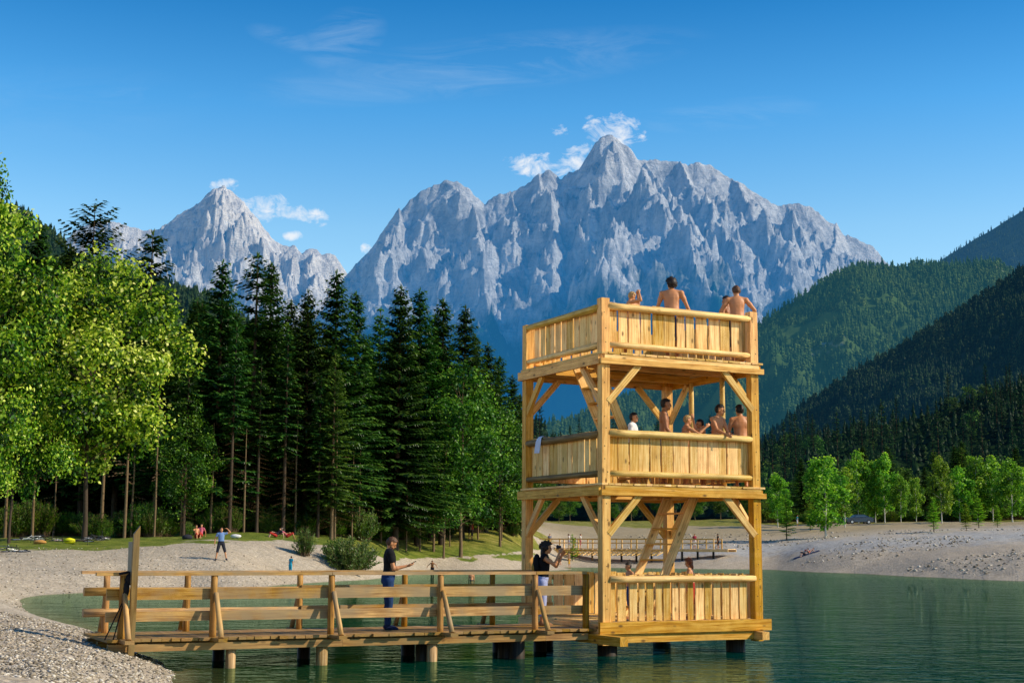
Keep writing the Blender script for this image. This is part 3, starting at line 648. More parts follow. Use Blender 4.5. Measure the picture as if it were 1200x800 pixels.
# base
mb = MB()
mb.plank(Wp(-.10, -.035, .63), Wp(TA+.16, -.035, .63), UP, .225, .07, .02, 6); mb.build('fascia_beam', W_fresh, tower)
mb = MB(); mb.plank(Wp(-.035, .04, .61), Wp(-.035, TB, .61), UP, .18, .07, .02, 4); mb.build('fascia_beam', W_fresh, tower)
mb = MB(); mb.plank(Wp(TA+.035, .04, .61), Wp(TA+.035, TB, .61), UP, .18, .07, .02, 4); mb.build('fascia_beam', W_fresh, tower)
mb = MB(); mb.plank(Wp(.0, .06, .43), Wp(TA-.25, .06, .43), UP, .17, .16, .02, 5); mb.build('lower_beam', W_fresh, tower)
mb = MB(); mb.plank(Wp(-.11, -.97, .43), Wp(-.11, TB-.1, .43), UP, .17, .17, .01, 5); mb.build('joist', W_fresh, tower)
mb = MB(); mb.plank(Wp(TA-.16, -.30, .42), Wp(TA-.16, TB+.1, .42), UP, .16, .17, .01, 5); mb.build('joist', W_fresh, tower)
def deck(name, zt, u0, u1, v0, v1, hole=None, over=.0):
    mb = MB(); n = int((u1-u0)/.145)
    for i in range(n):
        c = u0+(i+.5)*(u1-u0)/n; wd_ = (u1-u0)/n-.008
        a, b = v0-over*rng.uniform(.6, 1), v1+over*rng.uniform(.5, 1)
        if hole and hole[0] < c < hole[1]:
            if hole[2]-a > .1: mb.plank(Wp(c, a, zt), Wp(c, hole[2], zt), E1, wd_, .04, .03, 2)
            if b-hole[3] > .1: mb.plank(Wp(c, hole[3], zt), Wp(c, b, zt), E1, wd_, .04, .03, 2)
        else: mb.plank(Wp(c, a, zt), Wp(c, b, zt), E1, wd_, .04, .03, 3)
    return mb.build(name, W_board, tower)
deck('deck', .722, .0, TA, .03, TB-.02)
deck('deck', 3.41, -.02, TA+.10, .02, TB, (1.9, 3.1, 1.0, 2.3), .07)
deck('deck', 6.01, -.02, TA+.10, .02, TB, (.3, 1.5, 1.0, 2.3), .07)
# floor frames of the two upper storeys
for zb in (3.19, 5.79):
    for (a, b, sd_) in [((-.05, -.03), (TA+.10, -.03), 0), ((-.05, TB+.03), (TA+.05, TB+.03), 0)]:
        mb = MB(); mb.plank(Wp(*a, zb+.055), Wp(*b, zb+.055), UP, .11, .07, .015, 6)
        mb.build('tie_beam', W_fresh, tower)
        mb = MB(); q = .04 if a[1] < 0 else -.04
        mb.plank(Wp(a[0]+.1, a[1]+q, zb+.150), Wp(b[0]-.1, b[1]+q, zb+.150), UP, .075, .08, .015, 5); mb.build('edge_beam', W_board, tower)
    for (a, b) in [((-.035, .02), (-.035, TB+.08)), ((TA+.035, .02), (TA+.035, TB+.08))]:
        mb = MB(); mb.plank(Wp(a[0], a[1], zb+.09), Wp(b[0], b[1], zb+.09), UP, .18, .07, .012, 5); mb.build('tie_beam', W_fresh, tower)
    mb = MB(); mb.plank(Wp(.2, TB/2+.6, zb+.10), Wp(TA-.2, TB/2+.6, zb+.10), UP, .16, .12, .01, 4); mb.build('floor_joist', W_fresh, tower)
    mb = MB(); mb.plank(Wp(.2, .85, zb+.10), Wp(TA-.2, .85, zb+.10), UP, .16, .12, .01, 4); mb.build('floor_joist', W_fresh, tower)
# knee braces on each face below each floor
for zb in (3.19, 5.79):
    for f_ in range(4):
        for e_ in (0, 1):
            s_ = .72
            if f_ == 0: p, q = ((.15, .03), (.15+s_, .03)) if e_ == 0 else ((TA-.15, .03), (TA-.15-s_, .03))
            if f_ == 2: p, q = ((.15, TB-.05), (.15+s_, TB-.05)) if e_ == 0 else ((TA-.15, TB-.05), (TA-.15-s_, TB-.05))
            if f_ == 1: p, q = ((.05, .15), (.05, .15+s_)) if e_ == 0 else ((.05, TB-.15), (.05, TB-.15-s_))
            if f_ == 3: p, q = ((TA-.05, .15), (TA-.05, .15+s_)) if e_ == 0 else ((TA-.05, TB-.15), (TA-.05, TB-.15-s_))
            mb = MB(); mb.plank(Wp(*p, zb-s_*1.05), Wp(*q, zb+.02), UP, .13, .075, .02, 4); mb.build('brace', W_board if f_ != 1 else W_fresh, tower)
# round poles on the far right face
for v in (1.15, 2.35):
    mb = MB(); mb.log(Wp(TA-.12, v, 3.43), Wp(TA-.12, v, 5.84), .065, .055, .006, 7); mb.build('pole', W_log, tower)
# balustrades
def balustrade(p0, p1, inward, zd, logs, top, bot, boards, lbl=None):
    """p0, p1 = (u, v) ends; boards stand just inside the logs"""
    a, b = Wp(*p0, 0), Wp(*p1, 0); ax = (b-a); Ln = ax.length; ax.normalize(); inn = (E1*inward[0]+E2*inward[1])
    root = bpy.data.objects.new('balustrade', None); C.objects.link(root); root.parent = tower; root.location = (a+b)/2+UP*zd-tower.location
    mb = MB(); r_ = .076 if boards != 'low' else .07
    mb.log(a+UP*top+ax*-.02, b+UP*top+ax*.02, r_, r_*.86, .007, 9, 14); mb.build('top_rail', W_log if not lbl else lbl, root)
    if bot is not None:
        mb = MB(); mb.log(a+UP*bot, b+UP*bot, .065, .055, .006, 9, 12); mb.build('bottom_rail', W_log if not lbl else lbl, root)
    mb = MB(); x = .02
    while x < Ln-.08:
        wd_ = rng.uniform(.17, .27) if boards != 'low' else rng.uniform(.12, .2)
        wd_ = min(wd_, Ln-x-.01)
        gap = rng.choice([.015, .03, .045, .06]) if boards != 'low' else rng.uniform(.03, .08)
        if boards == 'tight': gap = rng.choice([.006, .012, .02, .035])
        c = a+ax*(x+wd_/2)+inn*(r_+.022)
        zt = top+rng.uniform(.055, .10); z0 = (bot-.05 if bot is not None else zd+.01)
        mb.plank(c+UP*z0, c+UP*zt, ax, wd_, .03, .045, 6, rng.uniform(-.02, .02), rng.uniform(-.01, .01)); x += wd_+gap
    mb.build('boards', W_board, root)
h_ = PS
for zd, top, bot, k in [(6.03, 6.97, 6.19, 'wide'), (3.43, 4.42, 3.62, 'tight')]:
    balustrade((h_, .06), (TA-h_, .06), (0, 1), zd, 2, top, bot, k)
    balustrade((.06, h_), (.06, TB-h_), (1, 0), zd, 2, top-.02, bot, k, W_raildk if k == 'tight' else None)
    balustrade((h_, TB-.06), (TA-h_, TB-.06), (0, -1), zd, 2, top, bot, k)
    balustrade((TA-.06, h_), (TA-.06, TB-h_), (-1, 0), zd, 2, top, bot, k)
balustrade((h_, .03), (TA-h_, .03), (0, 1), .74, 1, 1.56, None, 'low')
balustrade((h_, TB-.06), (TA-h_, TB-.06), (0, -1), .74, 1, 1.56, None, 'wide')
balustrade((TA-.06, h_), (TA-.06, TB-h_), (-1, 0), .74, 1, 1.56, None, 'low')
# ladders
def ladder(v0, v1, ub, zb, ut, zt, steps):
    root = bpy.data.objects.new('ladder', None); C.objects.link(root); root.parent = tower; root.location = Wp(ub, (v0+v1)/2, zb)-tower.location
    for v in (v0, v1):
        mb = MB(); mb.plank(Wp(ub, v, zb), Wp(ut, v, zt), E1, .19, .05, .01, 4); mb.build('stringer', W_board, root)
    for i in range(steps):
        q = (i+.6)/steps; mb = MB(); mb.plank(Wp(ub+(ut-ub)*q, v0+.03, zb+(zt-zb)*q), Wp(ub+(ut-ub)*q, v1-.03, zb+(zt-zb)*q), E1, .20, .035); mb.build('step', W_fresh, root)
ladder(1.15, 2.2, 1.75, .745, 2.98, 3.36, 8)
ladder(1.2, 2.05, 1.78, 3.435, .58, 5.96, 8)

# ------------------------------------------------------------------ pier
VN, VF = .305, 2.08                                               # near and far handrail lines
DZ = .62
pier = thing('pier', 'wooden plank pier with post and rail handrails leading from gravel bank to tower', 'pier', Wp(-4, 1.2, 0))
U0 = u_at(122, VN, .5)
for v in (VN-.02, (VN+VF)/2, VF+.02):
    mb = MB(); x = U0+.05
    while x < -.25:
        x2 = min(x+4.1, -.2); mb.plank(Wp(x, v, .47), Wp(x2-.005, v, .47), UP, .125, .14, .015, 6); x = x2
    mb.build('beam', W_pier, pier)
mb = MB(); x = U0
while x < -.05:
    wd_ = rng.uniform(.13, .19); mb.plank(Wp(x+wd_/2, VN-rng.uniform(.10, .2), DZ-.025), Wp(x+wd_/2, VF+rng.uniform(.1, .2), DZ-.025), E1, wd_-.008, .05, .02, 3); x += wd_
mb.build('deck', W_pier, pier)
near_px = [250, 388, 516, 627]; near_u = [u_at(p, VN, 1.1) for p in near_px]
far_px = [219, 351, 474, 577]; far_u = [u_at(p, VF, 1.1) for p in far_px]
u_first = u_at(143, VN, 1.1); uf_first = u_at(124, VF, 1.1); u_last = u_at(686.5, VN, 1.1)
def ppost(u, v, out, foot=True, zt=1.66, r=.062, lean=0.):
    mb = MB(); mb.log(Wp(u+lean, v, DZ+.02 if not out else DZ-.10), Wp(u, v, zt), r, r*.92, .004, 5); mb.build('post', W_post, pier)
    if foot:
        o_ = .50*out
        mb = MB(); mb.log(Wp(u+.02, v+o_, DZ+.0), Wp(u+.02, v+.075*out, DZ+.74), .05, .042, .004, 4); mb.build('brace', W_rail, pier)
        mb = MB(); mb.plank(Wp(u+.02, v-.1*out, DZ-.03), Wp(u+.02, v+o_*1.22, DZ-.03), E1, .15, .06); mb.build('cross_beam', W_pier, pier)
for u in near_u: ppost(u, VN, -1)
for u in far_u: ppost(u, VF, 1)
ppost(u_first, VN, -1, True); ppost(uf_first, VF, 1, True); ppost(u_last, VN, -1, False, 1.66, .07)
def rails(v, us, round_first, off):
    for nm, zc, ht, th in [('top_rail', 1.685, .055, .12), ('middle_rail', 1.345, .185, .05), ('lower_rail', .975, .165, .05)]:
        x = us[0]-.45 if nm == 'top_rail' else us[0]-.25
        xs = [x]+[u for u in us[2::2]]+[us[-1]]
        for i, (a, b) in enumerate(zip(xs[:-1], xs[1:])):
            mb = MB()
            if nm == 'top_rail': mb.plank(Wp(a, v, zc), Wp(b-.01, v, zc), E2, .13, ht, .02, 6)
            elif round_first and i == 0: mb.log(Wp(a-.15, v-.02, zc), Wp(b, v-.02, zc), .075, .065, .005, 7)
            else: mb.plank(Wp(a, v+off, zc), Wp(b+.06, v+off+(.004 if i % 2 else 0), zc), UP, ht, th, .03, 7)
            mb.build(nm, W_rail, pier)
rails(VN, [u_first]+near_u+[u_last], False, .09)
rails(VF, [uf_first]+far_u+[-.1], True, -.09)
# piles under the pier: most of the near row pale, the rest dark
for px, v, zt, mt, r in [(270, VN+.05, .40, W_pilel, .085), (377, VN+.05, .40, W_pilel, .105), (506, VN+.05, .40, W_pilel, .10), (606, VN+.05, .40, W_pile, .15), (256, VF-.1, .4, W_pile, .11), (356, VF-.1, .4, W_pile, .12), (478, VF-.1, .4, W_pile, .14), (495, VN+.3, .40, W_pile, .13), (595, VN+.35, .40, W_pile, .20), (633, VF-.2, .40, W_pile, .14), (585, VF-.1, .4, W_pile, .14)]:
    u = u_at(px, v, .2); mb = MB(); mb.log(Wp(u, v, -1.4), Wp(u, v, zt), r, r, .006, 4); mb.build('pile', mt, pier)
# notice post at the head of the pier
ps = thing('notice_post', 'tall plank post with pointed top and edge on notice board at the pier head', 'signpost', Wp(u_at(156, VN-.22, .6), VN-.22, .3))
ub = u_at(153, VN-.22, .4); ut = u_at(160, VN-.22, 2.3)
pA, pB = Wp(ub, VN-.22, .36), Wp(ut, VN-.22, 2.42)
mb = MB(); mb.plank(pA, pB, E1, .10, .09, .01, 4, 0, .14); mb.build('post', W_notice, ps)
vd = (Vector((pB.x, pB.y, 0)).normalized()+Vector((-.10, 0, 0))).normalized(); pl = (pB*.74+pA*.26)-Vector((.045, 0, 0))
mb = MB(); mb.plank(pl-UP*.36+vd*.36, pl+UP*.34+vd*.36, vd, .66, .03); mb.build('notice_board', plain('grey_board', (.30, .28, .20), .8, .2, .2, 4), ps)
# black strap bundle looped over the first post
bk = plain('black_webbing', (.012, .012, .014), .8, .2)
sb = thing('strap_bundle', 'black strap bundle looped over the first near pier post, two ends trailing down', 'strap', Wp(u_first, VN-.1, 1.6))
q = Wp(u_first+.06, VN-.09, 0)
mb = MB(); mb.tube([q+UP*1.69+E1*-.15, q+UP*1.72, q+UP*1.66+E1*.12, q+UP*1.5+E1*.05], .022); mb.ball(q+UP*1.60+E1*.02, (.07, .05, .10), 10, 6, .15); mb.ball(q+UP*1.45+E1*-.02, (.05, .04, .13), 10, 6, .15); mb.ball(q+UP*1.28+E1*-.06, (.03, .03, .12), 8, 6, .1); mb.build('bundle', bk, sb)
for dx, zz in ((-.36, .62), (-.22, .62)):
    mb = MB(); mb.tube([q+UP*1.3+E1*-.04, q+UP*1.0+E1*(dx*.45-.02)-E2*.04, q+UP*zz+E1*dx-E2*.10], .012, 6); mb.build('strap_end', bk, sb)
# towel hung over the shaded rail
def cloth_over(name, label, cat, u, v, zt, wv, drop, mat):
    V, Fc = [], []; nu, nvv = 12, 7
    for i in range(nvv+1):
        b = (i/nvv-.5)*wv
        for j in range(nu+1):
            a = j/nu*PI*1.0; 
            s = (j/nu-.5)*2
            r_ = .105
            if abs(s) < .45: th = s/.45*PI/2; du, dz = math.sin(th)*r_, math.cos(th)*r_
            else: du, dz = math.copysign(r_+.02*math.sin(b*30), s), -(abs(s)-.45)/.55*drop*(1 if s < 0 else .7)
            V.append(Wp(u+du+.012*math.sin(b*25+s*4), v+b+(.10*max(0, -s-.4)), zt-.1+dz))
    for i in range(nvv):
        for j in range(nu): Fc.append((i*(nu+1)+j, i*(nu+1)+j+1, (i+1)*(nu+1)+j+1, (i+1)*(nu+1)+j))
    me = np_mesh(name, V, Fc, smooth=True); return tag(link(name, me, None, [mat]), label, cat)
cloth_over('towel', 'white and pale blue towel hung over the shaded middle storey rail', 'towel', .06, 2.62, 4.52, .20, .26, plain('towel_cloth', (.58, .66, .86), .95, .1, .2, 14))

# ------------------------------------------------------------------ tree builders
def cyl_pts(pts, rads, k=7):
    V, Fc = [], []
    for (p, r) in zip(pts, rads):
        for j in range(k): V.append((p[0]+math.cos(2*PI*j/k)*r, p[1]+math.sin(2*PI*j/k)*r, p[2]))
    for i in range(len(pts)-1):
        for j in range(k): Fc.append((i*k+j, i*k+(j+1) % k, (i+1)*k+(j+1) % k, (i+1)*k+j))
    return V, Fc
def limb(V, Fc, p0, p1, r0, r1, k=5):
    p0, p1 = Vector(p0), Vector(p1); ax = (p1-p0).normalized(); a = ax.orthogonal().normalized(); b = ax.cross(a); n = len(V)
    for p, r in ((p0, r0), (p1, r1)):
        for j in range(k): V.append(tuple(p+(a*math.cos(2*PI*j/k)+b*math.sin(2*PI*j/k))*r))
    for j in range(k): Fc.append((n+j, n+(j+1) % k, n+k+(j+1) % k, n+k+j))
def spruce_mesh(seed, H, R, cs, dead=.0, gap=.40, top_pow=.8, dens=1., trunk_r=None, droop=1.):
    r = random.Random(seed); V, Fc, rn = [], [], []
    def quad(p, d, l, wd, drp, val):
        side = Vector((-d.y, d.x, 0)); 
        if side.length < 1e-3: side = Vector((1, 0, 0))
        side = side.normalized()*wd; n = len(V); e = p+d*l+Vector((0, 0, -drp)); m_ = p+d*l*.45+Vector((0, 0, -drp*.3+.04))
        V.extend([tuple(p), tuple(m_+side+Vector((0, 0, -.04))), tuple(e), tuple(m_-side+Vector((0, 0, -.04)))]); Fc.append((n, n+1, n+2, n+3)); rn.append(val)
    z = H*cs; lean = r.uniform(-.008, .008)
    while z < H-.25:
        t_ = (z-H*cs)/(H*(1-cs)); L_ = R*((1-t_)**top_pow)*min(1, .55+t_*4)+.18; nb = 6 if t_ > .8 else 7
        a0 = r.uniform(0, 6.28)
        for b in range(nb):
            if r.random() > dens*(.93): continue
            az = a0+2*PI*b/nb+r.uniform(-.3, .3); Lb = L_*r.uniform(.62, 1.14); d = Vector((math.cos(az), math.sin(az), 0))
            el = .45*t_+.05-.38*(1-t_)*droop+r.uniform(-.1, .1); s = .12; zb = z+r.uniform(-.4, .4)
            while s < Lb:
                q = s/Lb; p = d*s+Vector((lean*z, 0, zb+s*el-.10*q*Lb*droop+.12*q*q*Lb))
                base_v = .25+.55*q+r.uniform(-.25, .25)  # lighter from trunk to tip: inner crown shade put into needle colour
                ll_ = (.34+.25*(1-q))*min(1, .5+Lb*.4)
                for sg in (-1, 1):
                    a2 = az+sg*r.uniform(.7, 1.15); quad(p, Vector((math.cos(a2), math.sin(a2), .0)), ll_*r.uniform(.85, 1.4), .125, .10+.16*droop*r.random(), min(1, max(0, base_v)))
                if r.random() < .55: quad(p, Vector((d.x*.4, d.y*.4, 0)), .25, .09, .34*droop, min(1, max(0, base_v-.25)))
                s += .24
            quad(d*Lb*.9+Vector((lean*z, 0, zb+Lb*.9*el+.02*Lb)), d, .34, .08, -.02, min(1, .6+r.random()*.4))
        z += gap*r.uniform(.75, 1.2)*(1.0 if t_ < .8 else .7)
    for i in range(5):
        a = i*1.3; quad(Vector((lean*H, 0, H-.45+.05*i)), Vector((math.cos(a)*.3, math.sin(a)*.3, 1)), .5, .05, 0, .8)
    if dead:
        z = H*max(.08, cs-dead)
        while z < H*cs+1.5:
            for b in range(5):
                az = r.uniform(0, 6.28); Lb = R*r.uniform(.3, .85); d = Vector((math.cos(az), math.sin(az), -.25)); s = .1
                while s < Lb:
                    for sg in (-1, 1):
                        a2 = az+sg*1.; quad(d*s+Vector((0, 0, z)), Vector((math.cos(a2), math.sin(a2), -.1)), .22, .022, .1, 2.0)
                    s += .25
                quad(Vector((0, 0, z)), d, Lb, .02, 0, 2.0)
            z += .55
    tr = trunk_r or H*.0085+.02
    TV, TF = cyl_pts([(lean*H*q, 0, H*q-(.5 if q == 0 else 0)) for q in (0, .05, .3, .6, .85, 1)], [tr*1.35, tr, tr*.85, tr*.55, tr*.25, .02], 8)
    return (V, Fc, rn), (TV, TF)
def broad_mesh(seed, H, Wd, cs, nclump, per, leaf, trunk_r=.16, flat=1., multi=1, top=.5, shell=.55, tight=1.):
    r = random.Random(seed); V, Fc, rn = [], [], []; TV, TF = [], []
    cz0 = H*cs; ch = (H-cz0)/2; cc = Vector((0, 0, cz0+ch)); clumps = []
    for i in range(nclump):
        while True:
            p = Vector((r.uniform(-1, 1), r.uniform(-1, 1), r.uniform(-1, 1)))
            if shell < p.length < 1: break
        k = 1-.35*max(0, p.z)*top*2; p = Vector((p.x*Wd/2*k, p.y*Wd/2*k, p.z*ch))*r.uniform(.85, 1.08)
        clumps.append((cc+p, Wd*r.uniform(.09, .17)*tight))
    for (c, rad) in clumps:
        cv = r.uniform(.08, .62)
        for _ in range(per):
            d = Vector((r.gauss(0, 1), r.gauss(0, 1), r.gauss(0, 1)*.85)).normalized(); ro = r.uniform(.35, 1.2); q = c+d*rad*ro
            n_ = (d*.55+Vector((r.uniform(-1, 1), r.uniform(-1, 1), r.uniform(-.2, 1.2)))).normalized(); a = n_.orthogonal().normalized(); a.rotate(Matrix.Rotation(r.uniform(0, 6.28), 3, n_)); b = n_.cross(a)
            s = leaf*r.uniform(.65, 1.3); n = len(V)
            V.extend([tuple(q-a*s*.5), tuple(q+b*s*.32+n_*s*.06), tuple(q+a*s*.5), tuple(q-b*s*.32+n_*s*.06)]); Fc.append((n, n+1, n+2, n+3))
            rn.append(min(1, max(0, cv+r.uniform(-.28, .28)+.12*d.z+.75*(ro-.85))))  # inner leaves darker, outer and upper lighter: clump shading put into colour
    for m_ in range(multi):
        ox = r.uniform(-.4, .4)*(multi > 1); oy = r.uniform(-.4, .4)*(multi > 1)
        pts = [(ox*(1+q*3)+r.uniform(-.12, .12)*q*3, oy*(1+q*3)+r.uniform(-.12, .12)*q*3, (H*.88)*q-(.4 if q == 0 else 0)) for q in (0, .08, .3, .5, .75, 1)]
        v_, f_ = cyl_pts(pts, [trunk_r*k for k in (1.4, 1, .8, .6, .3, .08)], 8); b0 = len(TV); TV += v_; TF += [tuple(b0+i for i in f) for f in f_]
    for (c, rad) in clumps[::2]:
        z0 = max(H*.12, min(c.z-Vector((c.x, c.y, 0)).length*.6, H*.8)); limb(TV, TF, (0, 0, z0), c, trunk_r*.28, trunk_r*.06)
    return (V, Fc, rn), (TV, TF)
class Tree:
    def __init__(s, name, mesh, leafm, barkm, H):
        (V, Fc, rn), (TV, TF) = mesh; s.name = name; s.H = H
        s.cm = np_mesh('crown', V, Fc, rn); s.cm.materials.append(leafm)
        s.tm = np_mesh('trunk', TV, TF, smooth=True); s.tm.materials.append(barkm)
    def place(s, loc, H, rz, label, cat, group=None, parts=True, wide=1.):
        k = H/s.H; o = thing(s.name, label, cat, loc, rz, group); o.scale = (k*wide, k*wide, k)
        for nm, me in (('crown', s.cm), ('trunk', s.tm)):
            c = bpy.data.objects.new(nm, me); C.objects.link(c); c.parent = o
        return o
def toph(px, topy, Y):
    g0 = gp(px, Y); return at(px, topy, Y).z-g0.z, g0
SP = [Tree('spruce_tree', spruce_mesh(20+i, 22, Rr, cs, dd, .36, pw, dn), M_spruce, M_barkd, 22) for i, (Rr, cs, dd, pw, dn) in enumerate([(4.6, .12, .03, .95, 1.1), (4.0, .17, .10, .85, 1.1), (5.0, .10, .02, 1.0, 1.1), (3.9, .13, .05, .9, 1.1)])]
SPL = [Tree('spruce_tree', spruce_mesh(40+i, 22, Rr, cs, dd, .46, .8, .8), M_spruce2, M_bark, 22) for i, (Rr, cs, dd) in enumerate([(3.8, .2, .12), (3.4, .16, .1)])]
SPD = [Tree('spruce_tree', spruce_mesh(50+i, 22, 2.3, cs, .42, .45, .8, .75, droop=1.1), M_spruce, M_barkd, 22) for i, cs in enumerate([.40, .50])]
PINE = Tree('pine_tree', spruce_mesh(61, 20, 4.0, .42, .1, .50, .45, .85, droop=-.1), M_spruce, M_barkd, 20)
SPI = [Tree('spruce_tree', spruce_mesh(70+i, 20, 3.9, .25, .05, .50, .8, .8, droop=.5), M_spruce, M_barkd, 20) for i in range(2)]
rt = random.Random(99)
words = ['first', 'second', 'third', 'fourth', 'fifth', 'sixth', 'seventh', 'eighth', 'ninth', 'tenth', 'eleventh', 'twelfth', 'thirteenth', 'fourteenth', 'fifteenth', 'sixteenth', 'seventeenth', 'eighteenth', 'nineteenth', 'twentieth', 'twenty-first', 'twenty-second', 'twenty-third', 'twenty-fourth', 'twenty-fifth', 'twenty-sixth']
front = [(28, 125, 262, SP[0]), (62, 132, 285, SP[2]), (132, 118, 305, SP[1]), (163, 128, 270, SPI[0]), (180, 112, 335, SPL[0]), (226, 118, 352, SP[2]), (251, 108, 305, SP[0]), (291, 114, 296, SPI[1]), (311, 118, 308, SP[3]), (335, 126, 352, SP[1]), (356, 111, 340, SP[2]),
         (389, 113, 317, SP[0]), (413, 120, 342, SP[3]), (441, 130, 362, SPL[1]), (463, 122, 335, SP[2]), (489, 130, 338, SP[0]), (505, 137, 368, SP[1]), (517, 134, 350, SP[3]), (541, 142, 358, SP[2]), (556, 150, 392, SP[0]), (569, 152, 402, SP[0]), (583, 156, 418, SP[1]), (598, 158, 440, SP[2]), (610, 162, 462, SP[3])]
for i, (px, Y, ty, T) in enumerate(front):
    Hh, p = toph(px, ty, Y)
    look = {id(SP[0]): 'tall dark full spruce', id(SP[1]): 'slim dark spruce with bare lower trunk', id(SP[2]): 'broad dark spruce', id(SP[3]): 'narrow dark spruce', id(SPL[0]): 'lighter green spruce', id(SPL[1]): 'lighter green slim spruce', id(SPI[0]): 'gappy spruce with open branches', id(SPI[1]): 'gappy spire topped spruce'}[id(T)]
    T.place(p, Hh, rt.uniform(0, 6.28), wide=1.22, label=f'{look}, {words[i]} from left on the lakeside wood skyline', cat='spruce tree', group='tall spruces forming the top edge of the lakeside wood')
Hh, p = toph(92, 241, 121); PINE.place(p, Hh, 1.0, 'pine with flat layered dark branches rising above the wood at the left', 'pine tree')
for i, (px, Y, ty, T) in enumerate([(214, 103, 400, SPD[0]), (268, 104, 380, SPD[1]), (331, 107, 385, SPD[0]), (300, 106, 420, SPD[1]), (388, 108, 415, SPL[0]), (372, 108, 440, SPD[1])]):
    Hh, p = toph(px, ty, Y); T.place(p, Hh, rt.uniform(0, 6.28), f'thin spruce with dead lower branches, {words[i]} from left at the wood front', 'spruce tree', 'thin half bare spruces at the front of the wood')
for i in range(122):
    px = rt.uniform(-160, 612); Y = rt.uniform(120, 150)+max(0, px-430)*.14+ (i % 3)*9
    base_top = np.interp(px, [-150, 0, 100, 160, 250, 400, 500, 560, 600], [250, 280, 300, 320, 350, 372, 385, 420, 470])
    Hh, p = toph(px, base_top+rt.uniform(6, 62), Y); rt.choice(SP).place(p, Hh, rt.uniform(0, 6.28), wide=1.3, label='dark spruce standing deep inside the shaded wood behind the front row', cat='spruce tree', group='spruces deep inside the lakeside wood')
# thin bare stems at the wood edge
def stem(seed): 
    r = random.Random(seed); H = 14; V, Fc, rn = [], [], []
    for i in range(16):
        z = r.uniform(5, 13.6); az = r.uniform(0, 6.28); L_ = r.uniform(.4, 1.3); n = len(V); d = Vector((math.cos(az), math.sin(az), -.15))
        for q in range(5):
            p = Vector((0, 0, z))+d*L_*q/4; a = az+r.uniform(-1.5, 1.5); e = Vector((math.cos(a), math.sin(a), -.2))*.3; n = len(V)
            V += [tuple(p), tuple(p+e*.5+Vector((0, 0, .06))), tuple(p+e), tuple(p+e*.5-Vector((0, 0, .06)))]; Fc.append((n, n+1, n+2, n+3)); rn.append(r.uniform(.2, .8) if z > 9 else 2.)
    TV, TF = cyl_pts([(0, 0, -.4), (.03, 0, 3), (-.03, .05, 8), (.05, 0, 14)], [.13, .11, .085, .02], 8); return (V, Fc, rn), (TV, TF)
ST = [Tree('young_spruce', stem(5+i), M_spruce, M_bark, 14) for i in range(3)]
stems = [(5, 100), (37, 99), (62, 104), (118, 101), (145, 100), (153, 102), (180, 101), (211, 103), (246, 105), (345, 108), (392, 109), (420, 116), (446, 122), (476, 124), (508, 128), (527, 133), (560, 143), (588, 148), (541, 139), (492, 127), (412, 114), (285, 105)]
for i, (px, Y) in enumerate(sorted(stems)):
    p = gp(px, Y); ST[i % 3].place(p, rt.uniform(6.5, 11), rt.uniform(0, 6.28), f'slender bare trunk at the edge of the wood, {words[i]} such from left', 'tree', 'slender bare trunks at the edge of the wood', wide=rt.uniform(.9, 1.4))
# broadleaf trees
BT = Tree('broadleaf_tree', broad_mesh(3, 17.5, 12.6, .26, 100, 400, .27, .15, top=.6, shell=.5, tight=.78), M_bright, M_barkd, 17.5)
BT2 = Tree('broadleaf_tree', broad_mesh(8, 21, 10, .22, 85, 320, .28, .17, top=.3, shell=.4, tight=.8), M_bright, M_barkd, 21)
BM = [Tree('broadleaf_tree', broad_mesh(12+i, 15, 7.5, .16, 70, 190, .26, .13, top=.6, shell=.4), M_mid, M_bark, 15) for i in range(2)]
Hh, p = toph(98, 308, 92); BT.place(p, Hh, .4, 'large sunlit broadleaf tree with bright yellow green leaves spreading over the left beach', 'broadleaf tree')
Hh, p = toph(-36, 196, 84); BT2.place(p, Hh, 2.4, 'tall bright leaved tree cut by the left edge of the picture', 'broadleaf tree', wide=.8)
Hh, p = toph(10, 385, 88); BT.place(p, Hh, 3.1, 'sunlit broadleaf tree low at the left edge beneath the taller one', 'broadleaf tree', wide=.75)
for i, (px, Y, ty, lb) in enumerate([(212, 103, 470, 'mid green round crowned tree just right of the big bright tree'), (540, 128, 430, 'light green tree standing against dark spruces left of the tower'), (586, 140, 478, 'soft green round tree nearest the tower at the end of the wood'), (520, 126, 505, 'lower light green tree in front of the dark spruces'), (612, 152, 540, 'small green tree overhanging the bank behind the left tower post'), (335, 124, 470, 'mid green tree half hidden between thin spruces'), (232, 116, 380, 'rounded green tree showing between the spruces right of the bright tree')]):
    Hh, p = toph(px, ty, Y); BM[i % 2].place(p, Hh, rt.uniform(0, 6), lb, 'broadleaf tree')
